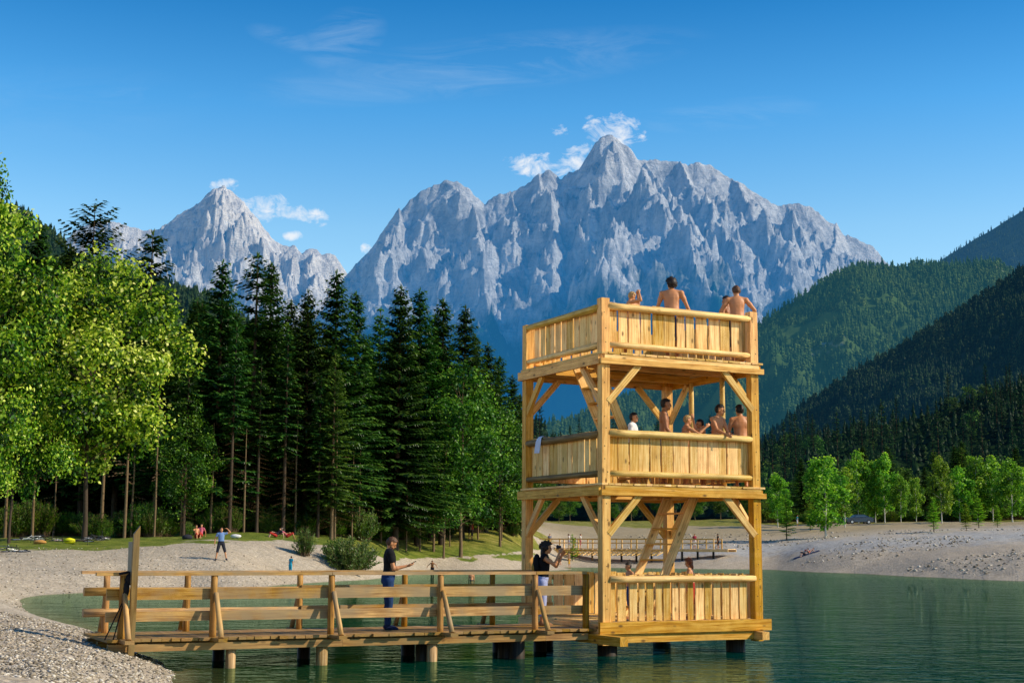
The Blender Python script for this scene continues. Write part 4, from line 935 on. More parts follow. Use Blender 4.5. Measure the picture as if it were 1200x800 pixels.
# shrubs
def bush_mesh(seed, up=1.): 
    r = random.Random(seed); V, Fc, rn = [], [], []; TV, TF = [], []
    for i in range(150):
        az = r.uniform(0, 6.28); sp2_ = abs(r.gauss(0, .5)); d = Vector((math.cos(az)*sp2_, math.sin(az)*sp2_, 1)).normalized(); L_ = r.uniform(1.2, 2.2)*(1-.25*sp2_)*up
        p0 = Vector((math.cos(az)*r.random()*.7, math.sin(az)*r.random()*.7, 0)); limb(TV, TF, p0, p0+d*L_, .015, .004, 4); cv = r.uniform(.2, .75)
        for _ in range(38):
            q = r.uniform(.12, 1)**.8; p = p0+d*L_*q+Vector((r.gauss(0, .07), r.gauss(0, .07), -.15*q*q)); a = (d*.8+Vector((r.uniform(-1, 1), r.uniform(-1, 1), r.uniform(-.4, .6)))).normalized(); b = a.orthogonal().normalized(); s = r.uniform(.10, .2); n = len(V)
            V += [tuple(p), tuple(p+a*s*.5+b*s*.2), tuple(p+a*s), tuple(p+a*s*.5-b*s*.2)]; Fc.append((n, n+1, n+2, n+3)); rn.append(min(1, max(0, cv+r.uniform(-.25, .25))))
    return (V, Fc, rn), (TV, TF)
BU = [Tree('willow_bush', bush_mesh(4+i), M_willow, M_bark, 2.0) for i in range(2)]
for i, (px, Y, h, wd_, lb) in enumerate([(413, 93, 2.35, .9, 'rounded willow bush on the gravel beach left of the man in black'), (357, 93, 1.9, .52, 'small upright willow bush on the beach beside the child in blue'), (395, 94, 1.6, .8, 'low willow bush merging with the large round one')]):
    BU[i % 2].place(gp(px, Y), h, i, lb, 'bush', None, wide=wd_*1.15)
SH = [Tree('shrub', bush_mesh(14+i, 1.), M_mid, M_bark, 2.0) for i in range(3)]
for i in range(44):
    px = -60+i*15.3+rt.uniform(-6, 6); Y = float(np.interp(px, [-60, 200, 420, 500, 560, 640], [100, 101, 115, 135, 150, 162]))+rt.uniform(0, 7)
    SH[i % 3].place(gp(px, Y), rt.uniform(1.0, 2.6), rt.uniform(0, 6.28), 'leafy green shrub in the undergrowth at the foot of the wood', 'shrub', 'shrubs along the foot of the wood', wide=rt.uniform(.7, 1.2))
# birches and young trees on the far right shore
BI = [Tree('birch_tree', broad_mesh(30+i, 10, 5.0, .12, 50, 130, .30, .085, top=.95, shell=.2), M_birch, M_white, 10) for i in range(3)]
YC = [Tree('young_larch', spruce_mesh(80+i, 6, 1.5, .12, 0, .32, .8, .9, droop=.1), M_birch, M_barkd, 6) for i in range(2)]
bl = [(968, 176, 530, 0, 'birch with pale trunk and bright crown, foremost left one on the right shore'), (991, 205, 552, 1, 'shorter birch just behind the foremost left one'), (1007, 225, 528, 2, 'birch behind the parked dark car'), (1027, 226, 535, 0, 'white trunked birch right of the dark car, left of a pair'), (1038, 224, 540, 1, 'white trunked birch, right one of the pair beside the dark car'), (1057, 222, 562, 2, 'small round birch right of the white trunked pair'),
      (1075, 232, 555, 0, 'birch in the middle of the right shore with a hidden trunk'), (1105, 212, 545, 1, 'slim bright birch between two small larches'), (1126, 238, 548, 2, 'birch in the row right of the slim bright one'), (1147, 240, 540, 0, 'birch in the crowded right hand row, second from its left end'), (1165, 240, 545, 1, 'birch in the crowded right hand row, third from its left end'), (1188, 215, 543, 2, 'birch with white trunk near the right edge of the picture'), (1205, 236, 550, 0, 'birch cut by the right edge of the picture'),
      (912, 215, 560, 1, 'small birch just right of the tower post')]
for px, Y, ty, k, lb in bl: Hh, p = toph(px, ty, Y); BI[k].place(p, Hh*rt.uniform(.98, 1.2), rt.uniform(0, 6), lb, 'birch tree', wide=rt.uniform(.8, 1.25))
for i in range(34):
    px = 900+i*9.6+rt.uniform(-5, 5); SH[i % 3].place(gp(px, rt.uniform(238, 255)), rt.uniform(1.8, 4.4), rt.uniform(0, 6.28), 'leafy shrub under the trees behind the right shore', 'shrub', 'shrubs under the trees behind the right shore', wide=rt.uniform(.9, 1.5))
for i in range(26):
    px = rt.uniform(895, 1215); Y = rt.uniform(244, 275); Hh, p = toph(px, rt.uniform(515, 575), Y); (SP+SPL)[i % 6].place(p, Hh, rt.uniform(0, 6), 'spruce standing close behind the birches of the right shore', 'spruce tree', 'spruces close behind the birches of the right shore', wide=1.5)
for px, Y, ty, lb in [(1095, 168, 583, 'small young larch at the crest of the right gravel slope, left of the slim birch'), (1133, 165, 590, 'small young larch on the right gravel slope in front of the row'), (1148, 176, 578, 'young larch standing highest in front of the right hand row'), (922, 178, 578, 'young larch closest to the tower on the right shore'), (950, 200, 590, 'low young larch behind the sunbathers'), (1170, 182, 592, 'young larch near the right edge below the white trunked birch')]:
    Hh, p = toph(px, ty, Y); YC[0].place(p, Hh, rt.uniform(0, 6), lb, 'young larch')
for i, (px, Y, ty) in enumerate([(640, 250, 560), (668, 262, 572), (655, 240, 583), (700, 270, 570), (740, 270, 560), (775, 275, 575), (815, 268, 566), (845, 262, 570), (880, 272, 560), (938, 262, 556), (1060, 270, 548), (1180, 268, 540), (860, 275, 585), (720, 262, 590), (625, 215, 575)]):
    Hh, p = toph(px, ty, Y); BM[i % 2].place(p, Hh, rt.uniform(0, 6), 'green broadleaf tree in the tree line behind the far shore', 'broadleaf tree', 'tree line behind the far shore', wide=1.3)
# individual trees on the slope above the right shore
SL = [Tree('spruce_tree', spruce_mesh(90+i, 20, Rr, .06, 0, .8, .85, .8), M_slope, M_barkd, 20) for i, Rr in enumerate([3.6, 3.1, 4.0])]
SLB = [Tree('broadleaf_tree', broad_mesh(95+i, 14, 10, .1, 26, 60, .75, .2, shell=.4), M_slopeb, M_barkd, 14) for i in range(2)]
Xs, Ys, Zs, Ts = g_slope
cnt = 0
for i in range(250):
    ii = int(rt.uniform(0, 1)**1.3*48); jj = int(rt.uniform(0, Xs.shape[1]-1)); p = Vector((Xs[ii, jj]+rt.uniform(-4, 4), Ys[ii, jj]+rt.uniform(-5, 5), Zs[ii, jj]-.5))
    ppx = proj(p.x, p.y, p.z)[0]
    if not (560 < ppx < 1260): continue
    if rt.random() < .78: rt.choice(SL).place(p, rt.uniform(17, 28), rt.uniform(0, 6.28), 'dark spruce on the wooded slope above the right shore', 'spruce tree', 'spruces on the slope above the right shore')
    else: rt.choice(SLB).place(p, rt.uniform(12, 17), rt.uniform(0, 6.28), 'lighter green broadleaf tree on the wooded slope above the right shore', 'broadleaf tree', 'broadleaf trees on the slope above the right shore')
forest('right_slope_forest', g_slope, 3000, 9, 14, fmat('right_slope_trees', HZ2, .02, .3), 6, 'dense dark wood filling the slope behind the right shore')

# ------------------------------------------------------------------ people
SKIN = plain('tanned_skin', (.56, .245, .105), .5, .35, .08, 6); SKIN_D = plain('dark_tanned_skin', (.38, .15, .06), .5, .35, .08, 6); SKIN_L = plain('fair_skin', (.66, .37, .25), .5, .35, .06, 6)
def cloth(name, c): return plain(name, c, .9, .15, .22, 12)
HAIRD = plain('dark_hair', (.018, .011, .008), .55, .4, .5, 40); HAIRB = plain('brown_hair', (.10, .045, .02), .55, .4, .4, 40); HAIRR = plain('auburn_hair', (.24, .065, .02), .55, .4, .4, 40); HAIRF = plain('fair_hair', (.45, .27, .10), .55, .4, .4, 40)
EYE = plain('eye', (.02, .015, .012), .2, .5)
import bmesh
_b = bmesh.new(); bmesh.ops.create_icosphere(_b, subdivisions=2, radius=1); _b.verts.ensure_lookup_table()
ICO_V = np.array([v.co[:] for v in _b.verts]); ICO_F = [[v.index for v in f.verts] for f in _b.faces]; _b.free()
class Body:
    def __init__(s): s.v = []; s.f = []
    def ell(s, c, axes):
        M = np.array([list(a) for a in axes]); b = len(s.v); s.v += (ICO_V@M+np.array(list(c))).tolist(); s.f += [[i+b for i in f] for f in ICO_F]
    def ball(s, c, r): s.ell(c, (Vector((r, 0, 0)), Vector((0, r, 0)), Vector((0, 0, r))))
    def cone(s, p, q, r0, r1, k=10):
        p, q = Vector(p), Vector(q); ax = (q-p).normalized(); a = ax.orthogonal().normalized(); c = ax.cross(a); b = len(s.v)
        for pt, r in ((p, r0), (q, r1)):
            for j in range(k): s.v.append(list(pt+(a*math.cos(2*PI*j/k)+c*math.sin(2*PI*j/k))*r))
        for j in range(k): s.f.append([b+j, b+(j+1) % k, b+k+(j+1) % k, b+k+j])
        s.f.append([b+j for j in reversed(range(k))]); s.f.append([b+k+j for j in range(k)])
    def cap(s, p, q, r0, r1): s.cone(p, q, r0, r1); s.ball(p, r0); s.ball(q, r1)
def person(label, loc, heading, H=1.75, lean=0, slean=0, arms=None, legs=None, head=(0, 0), top=None, bottom=None, shoes=None, hair=HAIRD, hairlen=0, skin=SKIN, vox=.011, pz=None, group=None, female=0, build=1., sleeve=.55, leglen=.6, beard=None, roll_body=None):
    """heading: world angle (deg) the body faces; directions are (forward, left, up)"""
    k = H/1.75; root = thing('person', label, 'person', loc, math.radians(heading), group)
    V3 = Vector
    legs = legs or [((.02, .02, -1), (-.02, 0, -1)), ((.04, -.02, -1), (-.05, 0, -1))]
    arms = arms or [((.0, .12, -1), (.25, .05, -1)), ((.0, -.12, -1), (.25, -.05, -1))]
    la, sa = math.radians(lean), math.radians(slean)
    tu = V3((math.sin(la), math.sin(sa), math.cos(la))).normalized(); tl = V3((0, 1, 0)); tl = (tl-tu*tl.dot(tu)).normalized(); tf = tl.cross(tu)
    if roll_body: tu, tf, tl = [V3(q).normalized() for q in roll_body]
    pel = V3((0, 0, (pz if pz is not None else .93)*k))
    def T(f, l, u): return pel+(tf*f+tl*l+tu*u)*k
    B = Body(); segs = []
    w_ = (.93 if female else 1.)*build
    tab = np.array([(-.06, .150 if female else .140, .105, -.012), (.03, .158 if female else .150, .112, -.004), (.10, .142 if female else .147, .102, .004), (.18, .130 if female else .142, .097, .008), (.26, .138 if female else .146, .100, .006), (.34, .150 if female else .158, .106, 0), (.41, .158 if female else .166, .100, -.005), (.46, .145, .086, -.01), (.50, .10, .066, -.014)])
    for u in np.linspace(-.06, .50, 19):
        hw, hd, fo = [float(np.interp(u, tab[:, 0], tab[:, q])) for q in (1, 2, 3)]
        B.ell(T(fo, 0, u), (tf*hd*k*build, tl*hw*k*w_, tu*.05*k))
    sh = []
    for sgn in (1, -1):
        sp = T(-.01, sgn*.178*w_, .455); sh.append(sp); B.ball(sp, .058*k*build); B.cap(T(-.01, sgn*.06, .485), sp, .055*k, .052*k)
        B.ell(T(-.045, sgn*.075, .36), (tf*.05*k, tl*.075*k, tu*.10*k))
    hy, hp = math.radians(head[0]), math.radians(head[1])
    hf = (tf*math.cos(hy)+tl*math.sin(hy)); hup = (tu*.75+V3((0, 0, 1))*.25).normalized(); hf = (hf-hup*hf.dot(hup)).normalized()
    hf2 = (hf*math.cos(hp)-hup*math.sin(hp)).normalized(); hu = (hup*math.cos(hp)+hf*math.sin(hp)).normalized(); hl = hu.cross(hf2)
    nb = T(-.005, 0, .49); hc = nb+hup*.165*k+hf2*.025*k; B.cap(nb, hc-hu*.05*k-hf2*.01*k, .056*k, .05*k)
    def Hd(f, l, u): return hc+(hf2*f+hl*l+hu*u)*k
    B.ell(Hd(-.005, 0, .02), (hf2*.096*k, hl*.075*k, hu*.098*k)); B.ell(Hd(.022, 0, -.045), (hf2*.068*k, hl*.058*k, hu*.07*k))
    B.cap(Hd(.088, 0, .005), Hd(.104, 0, -.022), .010*k, .014*k); B.ell(Hd(.07, 0, -.085), (hf2*.022*k, hl*.024*k, hu*.02*k)); B.ell(Hd(.082, 0, -.055), (hf2*.014*k, hl*.026*k, hu*.01*k))
    for sgn in (1, -1): B.ell(Hd(-.005, sgn*.077, -.012), (hf2*.02*k, hl*.01*k, hu*.032*k))
    segs += [('torso', T(0, 0, 0), T(0, 0, .42), .14), ('pelvis', T(0, -.07, -.06), T(0, .07, -.06), .14), ('head', Hd(0, 0, -.05), Hd(0, 0, .04), .09), ('neck', nb, hc-hu*.07*k, .055)]
    for sgn, sp, a in zip((1, -1), sh, arms):
        d1 = V3(a[0]).normalized(); d2 = V3(a[1]).normalized(); el = sp+d1*.29*k; wr = el+d2*.255*k
        B.cap(sp, el, .050*k*build, .038*k); B.ell(sp.lerp(el, .4), [x*k for x in (d1*.10, d1.orthogonal().normalized()*.052*build, d1.cross(d1.orthogonal()).normalized()*.052*build)])
        B.cap(el, wr, .040*k, .026*k); B.ball(el.lerp(wr, .25), .043*k)
        d3 = V3(a[2]).normalized() if len(a) > 2 else d2
        pn_ = V3(a[3]) if len(a) > 3 else V3((0, -sgn, 0)); pn_ = (pn_-d3*pn_.dot(d3)); pn_ = pn_.normalized() if pn_.length > .05 else d3.orthogonal().normalized(); sd3 = d3.cross(pn_)
        pc = wr+d3*.05*k; B.ell(pc, (d3*.055*k, sd3*.042*k, pn_*.018*k)); B.cap(wr, wr+d3*.02*k, .026*k, .026*k)
        for fi, (of, ln) in enumerate([(-.03, .060), (-.010, .073), (.011, .068), (.031, .052)]):
            p0 = wr+d3*.09*k+sd3*of*k; p1 = p0+(d3*.8+pn_*.35).normalized()*ln*.5*k; p2 = p1+(d3*.45+pn_*.8).normalized()*ln*.5*k
            B.cap(wr+d3*.05*k+sd3*of*.8*k, p0, .011*k, .010*k); B.cap(p0, p1, .010*k, .009*k); B.cap(p1, p2, .009*k, .008*k)
        up_t = -sd3 if V3((.3, 0, 1)).dot(-sd3) > 0 else sd3
        t0 = wr+d3*.025*k+up_t*.025*k; t1 = t0+(d3*.6+up_t*.6+pn_*.3).normalized()*.04*k; B.cap(t0, t1, .013*k, .011*k); B.cap(t1, t1+(d3*.8+pn_*.4).normalized()*.03*k, .011*k, .009*k)
        segs += [('uarm', sp, el, .045), ('farm', el, wr, .035), ('hand', wr, wr+d3*.15*k, .03)]
    for sgn, lg in zip((1, -1), legs):
        hj = T(0, sgn*.088, -.05); d1 = V3(lg[0]).normalized(); d2 = V3(lg[1]).normalized(); kn = hj+d1*.41*k; an = kn+d2*.40*k
        B.cap(hj, kn, .085*k*build, .054*k); B.cap(kn, an, .052*k, .036*k); B.ell(kn.lerp(an, .3)-V3((.015, 0, 0))*k, (V3((.05, 0, 0))*k, V3((0, .05, 0))*k, d2*.12*k))
        ft = V3(lg[2]) if len(lg) > 2 else V3((1, sgn*.15, -.12)); ft.normalize(); B.cap(an-V3((0, 0, .03))*k-ft*.03*k, an+ft*.13*k-V3((0, 0, .035))*k, .037*k, .032*k); B.ball(an+ft*.17*k-V3((0, 0, .042))*k, .026*k)
        segs += [('thigh', hj, kn, .075), ('shin', kn, an, .045), ('foot', an, an+ft*.16*k-V3((0, 0, .04))*k, .04)]
    me0 = bpy.data.meshes.new('body'); me0.from_pydata(B.v, [], B.f); tmp = bpy.data.objects.new('tmp', me0); C.objects.link(tmp)
    md = tmp.modifiers.new('r', 'REMESH'); md.mode = 'VOXEL'; md.voxel_size = vox*max(k, .7); md.use_smooth_shade = True
    m2 = tmp.modifiers.new('s', 'SMOOTH'); m2.iterations = 8; m2.factor = .5
    dg = bpy.context.evaluated_depsgraph_get(); me = bpy.data.meshes.new_from_object(tmp.evaluated_get(dg)); bpy.data.objects.remove(tmp); me.name = 'body'; me.materials.clear()
    body = link('body', me, root, [skin]); n = len(me.vertices)
    co = np.empty(n*3); me.vertices.foreach_get('co', co); co = co.reshape(-1, 3); no = np.empty(n*3); me.vertices.foreach_get('normal', no); no = no.reshape(-1, 3)
    best = np.full(n, 1e9); reg = np.zeros(n, int); par = np.zeros(n)
    for si, (nm, a, b, rad) in enumerate(segs):
        a_, b_ = np.array(a), np.array(b); d = b_-a_; tt = np.clip(((co-a_)@d)/(d@d+1e-9), 0, 1); ds = np.linalg.norm(co-(a_+tt[:, None]*d), axis=1)/(rad*k)
        mk = ds < best; best[mk] = ds[mk]; reg[mk] = si; par[mk] = tt[mk]
    nmz = np.array([q[0] for q in segs])[reg]
    hu_ = ((co-np.array(pel))@np.array(tu))/k
    polys = [tuple(p.vertices) for p in me.polygons]
    def shell(name, mask, off, mat, noise=0):
        fs = [p for p in polys if all(mask[i] for i in p)]
        if not fs: return
        ids = sorted({i for f in fs for i in f}); mp = {q: j for j, q in enumerate(ids)}; ids = np.array(ids)
        o_ = off*k*(np.ones(len(ids)) if not noise else 1+noise*np.random.RandomState(3).randn(len(ids)))
        vv = co[ids]+no[ids]*o_[:, None]
        m_ = bpy.data.meshes.new(name); m_.from_pydata(vv.tolist(), [], [[mp[i] for i in f] for f in fs]); m_.polygons.foreach_set('use_smooth', [True]*len(fs)); return link(name, m_, root, [mat])
    if top:
        mask = ((nmz == 'torso') | ((nmz == 'uarm') & (par < sleeve)) | ((nmz == 'neck') & (par < .12)) | ((nmz == 'pelvis') & (hu_ > -.06)))
        shell('shirt', mask, .014, top)
    if bottom:
        mask = (((nmz == 'pelvis')) | ((nmz == 'torso') & (hu_ < .07)) | ((nmz == 'thigh') & (par < leglen*2)) | ((nmz == 'shin') & (par < (leglen-.5)*2)))
        shell('trousers' if leglen > .7 else 'shorts', mask, .018 if leglen > .7 else .022, bottom)
    if shoes: shell('shoes', (nmz == 'foot') | ((nmz == 'shin') & (par > .93)), .012, shoes)
    rel = co-np.array(hc); f_, u_ = rel@np.array(hf2)/k, rel@np.array(hu)/k; l_ = rel@np.array(hl)/k
    hm = (np.isin(nmz, ['head', 'neck'])) & ((u_ > .062-.25*np.minimum(0, f_+.0)) | ((f_ < -.012) & (u_ > -.065-hairlen*.2)) | ((u_ > .045) & (f_ < .06)))
    hm &= ~((f_ > .05) & (u_ < .058))
    shell('hair', hm, .014+.02*(hairlen > 0), hair, .35)
    if hairlen:
        hb = Body(); hb.ell(Hd(-.04, 0, .02), (hf2*.105*k, hl*.10*k, hu*.11*k))
        if hairlen > .5: hb.ell(Hd(-.065, 0, -.08), (hf2*.06*k, hl*.085*k, hu*.14*k))
        if hairlen > 1.2:
            rr_ = random.Random(4)
            for _ in range(26): a = rr_.uniform(0, 6.28); b = rr_.uniform(-.4, 1.4); hb.ball(Hd(-.03+math.cos(a)*.10*math.cos(b)*.9-.02, math.sin(a)*.11*math.cos(b), .02+.11*math.sin(b)), .034*k)
        hv = [v for v in hb.v]; m_ = bpy.data.meshes.new('hair'); m_.from_pydata(hv, [], hb.f); m_.polygons.foreach_set('use_smooth', [True]*len(hb.f)); link('hair', m_, root, [hair])
    if beard: shell('beard', (nmz == 'head') & (f_ > .0) & (u_ < -.05), .008, beard, .3)
    if vox < .02:
        for sgn in (1, -1):
            eb = Body(); eb.ball(Hd(.079, sgn*.03, .004), .011*k); m_ = bpy.data.meshes.new('eye'); m_.from_pydata(eb.v, [], eb.f); eo = link('eye', m_, None, [EYE]); eo.parent = body
    return root
def on_deck(px, v, zd, top_y=None, dz=0):
    u = u_at(px, v, zd+1.2); p = Wp(u, v, zd); H = 1.75
    if top_y is not None:
        lo, hi = .6, 2.2
        for _ in range(30):
            m_ = (lo+hi)/2; yy_ = proj(p.x, p.y, zd+m_)[1]
            if yy_ > top_y: lo = m_
            else: hi = m_
        H = lo
    return p, H
BACK = 70.   # facing away from the camera, toward the mountains
black = cloth('black_cotton', (.010, .010, .012)); denim = cloth('blue_denim', (.018, .045, .13)); lilac = cloth('pale_blue_cotton', (.34, .38, .62)); whitec = cloth('white_cotton', (.72, .70, .68)); yellow = cloth('yellow_cotton', (.72, .36, .03)); mustard = cloth('mustard_cotton', (.34, .22, .05))
swimb = cloth('blue_swim_cloth', (.03, .07, .22)); swimr = cloth('red_swim_cloth', (.45, .04, .03)); dark = cloth('dark_cloth', (.03, .03, .04)); teal = cloth('turquoise_cloth', (.02, .28, .42)); pink = cloth('pink_cloth', (.55, .12, .18)); green_ = cloth('green_cloth', (.05, .30, .12)); bluec = cloth('light_blue_shirt', (.16, .26, .48))
# top deck
p, _ = on_deck(733, .52, 6.03); person('boy on the top deck with both hands raised to his forehead beside the near post', p, BACK-70, 1.42, 14, arms=[((.75, .35, .1), (-.15, -.5, 1), (-.2, -.7, .7)), ((.75, -.35, .1), (-.15, .5, 1), (-.2, .7, .7))], bottom=swimb, hair=HAIRF, skin=SKIN, head=(20, 15))
p, H = on_deck(787, .60, 6.03, 322); person('tanned man with curly black hair seen from behind at the middle of the top deck', p, BACK+10, H*1.0, 8, arms=[((.1, .34, -1), (.3, .2, -1)), ((.1, -.42, -1), (.35, -.4, -1))], bottom=swimb, hair=HAIRD, hairlen=.3, head=(30, 10), build=1.08)
p, H = on_deck(864, .50, 6.03, 331); person('tanned man with hands on hips at the right end of the top deck', p, BACK+20, H, 6, arms=[((.05, .62, -1), (.25, -.5, -.75)), ((.0, -.75, -.9), (.3, .6, -.75))], bottom=dark, hair=HAIRB, head=(12, 12), build=1.08)
p, H = on_deck(854, .95, 6.03, 344); person('dark tanned boy half hidden behind the man with hands on hips', p, BACK+60, H, 4, bottom=swimr, hair=HAIRD, skin=SKIN_D, head=(30, 5))
# middle deck
p, H = on_deck(742, .9, 3.43, 481); person('person in a white shirt looking right, head just above the middle storey rail', p, -20, H, 0, top=whitec, bottom=dark, hair=HAIRD, head=(0, 0))
p, H = on_deck(777, .85, 3.43, 464); person('bare chested youth in profile facing right on the middle storey', p, -5, H, 4, arms=[((.15, .2, -1), (.45, -.1, -.8)), ((.15, -.2, -1), (.55, .15, -.7))], bottom=swimb, hair=HAIRD, skin=SKIN_D)
p, H = on_deck(803, .55, 3.43, 484); person('fair haired child on the middle storey with only head and shoulders above the rail', p, 10, H, 4, arms=[((.6, .3, -.4), (.8, 0, .6)), ((.6, -.3, -.4), (.8, .1, .7))], bottom=swimr, hair=HAIRF, skin=SKIN)
p, H = on_deck(823, .8, 3.43, 489); person('small child holding up a hand beside the round pole of the middle storey', p, 190, H, 4, arms=[((.6, .3, .1), (.2, 0, 1)), ((.5, -.3, -.5), (.8, .1, .2))], bottom=swimr, hair=HAIRD, skin=SKIN)
p, H = on_deck(838, .55, 3.43, 471); person('bare chested boy turned right with his arm resting along the middle storey rail', p, -45, H, 10, arms=[((.4, .1, -1), (.9, -.2, -.35)), ((.55, -.2, -.8), (.95, -.1, -.4))], bottom=swimb, hair=HAIRD, head=(25, 0), skin=SKIN)
p, H = on_deck(868, .52, 3.43, 471); person('bare backed boy seen from behind next to the right post of the middle storey', p, BACK+25, H, 3, arms=[((.05, .25, -1), (.3, .1, -1)), ((.05, -.25, -1), (.3, -.1, -1))], bottom=dark, hair=HAIRD, head=(20, 0), skin=SKIN)
# lowest deck
p, H = on_deck(810, .75, .74, 652); person('girl with wet auburn hair behind the lowest fence, right of the ladder', p, 160, H, 6, bottom=swimr, top=None, hair=HAIRR, hairlen=.8, skin=SKIN, female=1, head=(10, 10))
p, H = on_deck(739, 1.0, .74, 657); person('dark haired child whose head barely shows over the lowest fence by the ladder foot', p, 200, H, 6, bottom=swimb, hair=HAIRD, skin=SKIN)
# the pier
u_m = u_at(455, 1.25, 1.5); pm = Wp(u_m, 1.25, DZ)
person('man in black t-shirt and jeans standing on the pier looking down at a phone', pm, 8, 1.79, 3, arms=[((.22, .14, -1), (.97, -.18, .18), (1, -.2, .1), (0, -.2, 1)), ((.25, -.12, -1), (.97, .12, .22), (1, .1, .2), (0, .2, 1))], legs=[((.03, .03, -1), (-.03, .0, -1)), ((.06, -.02, -1), (-.06, 0, -1))], head=(0, 30), top=black, bottom=denim, shoes=cloth('navy_shoe', (.02, .03, .08)), hair=HAIRB, beard=HAIRB, leglen=.98, vox=.009, build=1.06, sleeve=.62)
ph = thing('phone', 'dark smartphone held by the man in black on the pier', 'phone', pm+Vector((.46, .045, 1.245)), math.radians(8)); pb_ = plain('phone_glass', (.012, .012, .015), .15, .6)
o = bpy.data.objects.new('case', bpy.data.meshes.new('case')); 
def small_box(name, parent, c, s, mat, rot=None):
    v = [Vector((x*s[0]/2, y*s[1]/2, z*s[2]/2)) for x in (-1, 1) for y in (-1, 1) for z in (-1, 1)]
    if rot is not None: v = [rot@q for q in v]
    v = [q+Vector(c) for q in v]
    bm = bmesh.new(); vs = [bm.verts.new(q) for q in v]
    for f in [(0, 1, 3, 2), (4, 6, 7, 5), (0, 4, 5, 1), (2, 3, 7, 6), (0, 2, 6, 4), (1, 5, 7, 3)]: bm.faces.new([vs[i] for i in f])
    bmesh.ops.bevel(bm, geom=list(bm.edges), offset=min(s)*.2, segments=2, affect='EDGES'); me = bpy.data.meshes.new(name); bm.to_mesh(me); bm.free(); return link(name, me, parent, [mat])
bpy.data.objects.remove(o)
ry = Matrix.Rotation(math.radians(-30), 3, 'Y')
small_box('case', ph, (0, 0, 0), (.14, .07, .010), cloth('phone_case', (.02, .02, .02)), ry); small_box('screen', ph, ry@Vector((0, 0, .0065)), (.125, .062, .003), pb_, ry)
u_w = u_at(636, 1.45, 1.5); pw = Wp(u_w, 1.45, DZ)
person('curly haired woman in black and mustard top photographing toward the tower from the pier', pw, -8, 1.70, 6, arms=[((.55, .15, -.45), (.5, -.2, .95), (.5, -.3, .6)), ((.6, -.15, -.35), (.35, .2, 1), (.4, .3, .7))], head=(0, 2), top=black, bottom=lilac, shoes=cloth('sandal', (.30, .16, .08)), hair=HAIRD, hairlen=1.5, leglen=.85, sleeve=.12, female=1, vox=.009, skin=SKIN)
cm = thing('camera', 'small dark camera held to the face of the curly haired woman', 'camera', pw+Vector((.30, -.04, 1.56)), math.radians(-8))
small_box('camera_body', cm, (0, 0, 0), (.05, .12, .08), dark)
lb_ = Body(); lb_.cone((.02, 0, 0), (.07, 0, 0), .028, .03); m_ = bpy.data.meshes.new('lens'); m_.from_pydata(lb_.v, [], lb_.f); link('lens', m_, cm, [pb_])
bag = thing('backpack', 'black and mustard backpack on the back of the curly haired woman', 'backpack', pw+Vector((-.12, .01, 1.22)), math.radians(-8))
bb = Body(); bb.ell((0, 0, 0), (Vector((.085, 0, 0)), Vector((0, .14, 0)), Vector((0, 0, .21)))); m_ = bpy.data.meshes.new('pack'); m_.from_pydata(bb.v, [], bb.f); m_.polygons.foreach_set('use_smooth', [True]*len(bb.f)); link('pack', m_, bag, [black])
bb = Body(); bb.ell((-.05, 0, -.06), (Vector((.055, 0, 0)), Vector((0, .10, 0)), Vector((0, 0, .11)))); m_ = bpy.data.meshes.new('pocket'); m_.from_pydata(bb.v, [], bb.f); m_.polygons.foreach_set('use_smooth', [True]*len(bb.f)); link('pocket', m_, bag, [mustard])
# beach people
SIT = [((.9, .1, .45), (.35, 0, -1)), ((.9, -.1, .5), (.4, 0, -1))]; LIE = [((1, .05, .3), (.6, 0, -.5)), ((1, -.05, .02), (1, 0, -.02))]
person('man in blue shirt and black shorts standing on the beach shading his eyes', gp(259, 79), -75, 1.84, -3, arms=[((.1, .9, .25), (.1, -.6, .7), (0, -1, .2)), ((-.1, -.45, -.9), (.3, -.1, -1))], legs=[((.05, .30, -1), (.0, .22, -1)), ((.05, -.22, -1), (-.02, -.18, -1))], top=bluec, bottom=dark, shoes=dark, hair=HAIRB, leglen=.55, vox=.014, head=(0, -8))
person('small child in turquoise standing on the beach beside the small willow bush', gp(341, 84), 60, 1.1, 10, top=teal, bottom=teal, hair=HAIRD, vox=.016)
def sit(label, px, Y, hd, top=None, bottom=swimr, **k): return person(label, gp(px, Y, .02), hd, 1.7, k.pop('lean', -15), legs=SIT, arms=[((-.5, .3, -.9), (-.1, 0, -1)), ((.7, -.2, -.3), (.6, 0, .1))], pz=.13, top=top, bottom=bottom, vox=.018, **k)
sit('person in red swimwear sitting on the grass at the wood edge, left pair', 230, 96, -60, bottom=swimr, skin=SKIN); sit('dark haired person sitting close behind the sitter in red swimwear', 234.5, 97.5, -100, top=pink, skin=SKIN)
sit('pale legged sunbather reclining near the shrubs right of the beach man', 323, 100, 200, top=dark, lean=-50, skin=SKIN_L); sit('sunbather in red lying at the wood edge beside the pale legged one', 336, 101, 10, top=pink, lean=-55)
person('boy bending with arms spread at the water edge beyond the pier', gp(507, 116), -90, 1.45, 30, arms=[((.1, .8, -.7), (.1, .5, -1)), ((.1, -.8, -.7), (.1, -.5, -1))], bottom=dark, vox=.018, skin=SKIN_D)
bp_ = onz(552.5, 681, 0); person('boy wading waist deep in the lake beyond the pier', bp_+Vector((0, 0, -.75)), 100, 1.5, 5, bottom=dark, vox=.018, skin=SKIN)
person('person in red walking on the grassy bank below the wood', gp(553, 142), -20, 1.7, 5, top=swimr, bottom=dark, vox=.02, skin=SKIN); person('person in dark clothes close beside the one in red on the bank', gp(549.5, 142.5), 0, 1.65, 15, top=dark, bottom=dark, vox=.02)
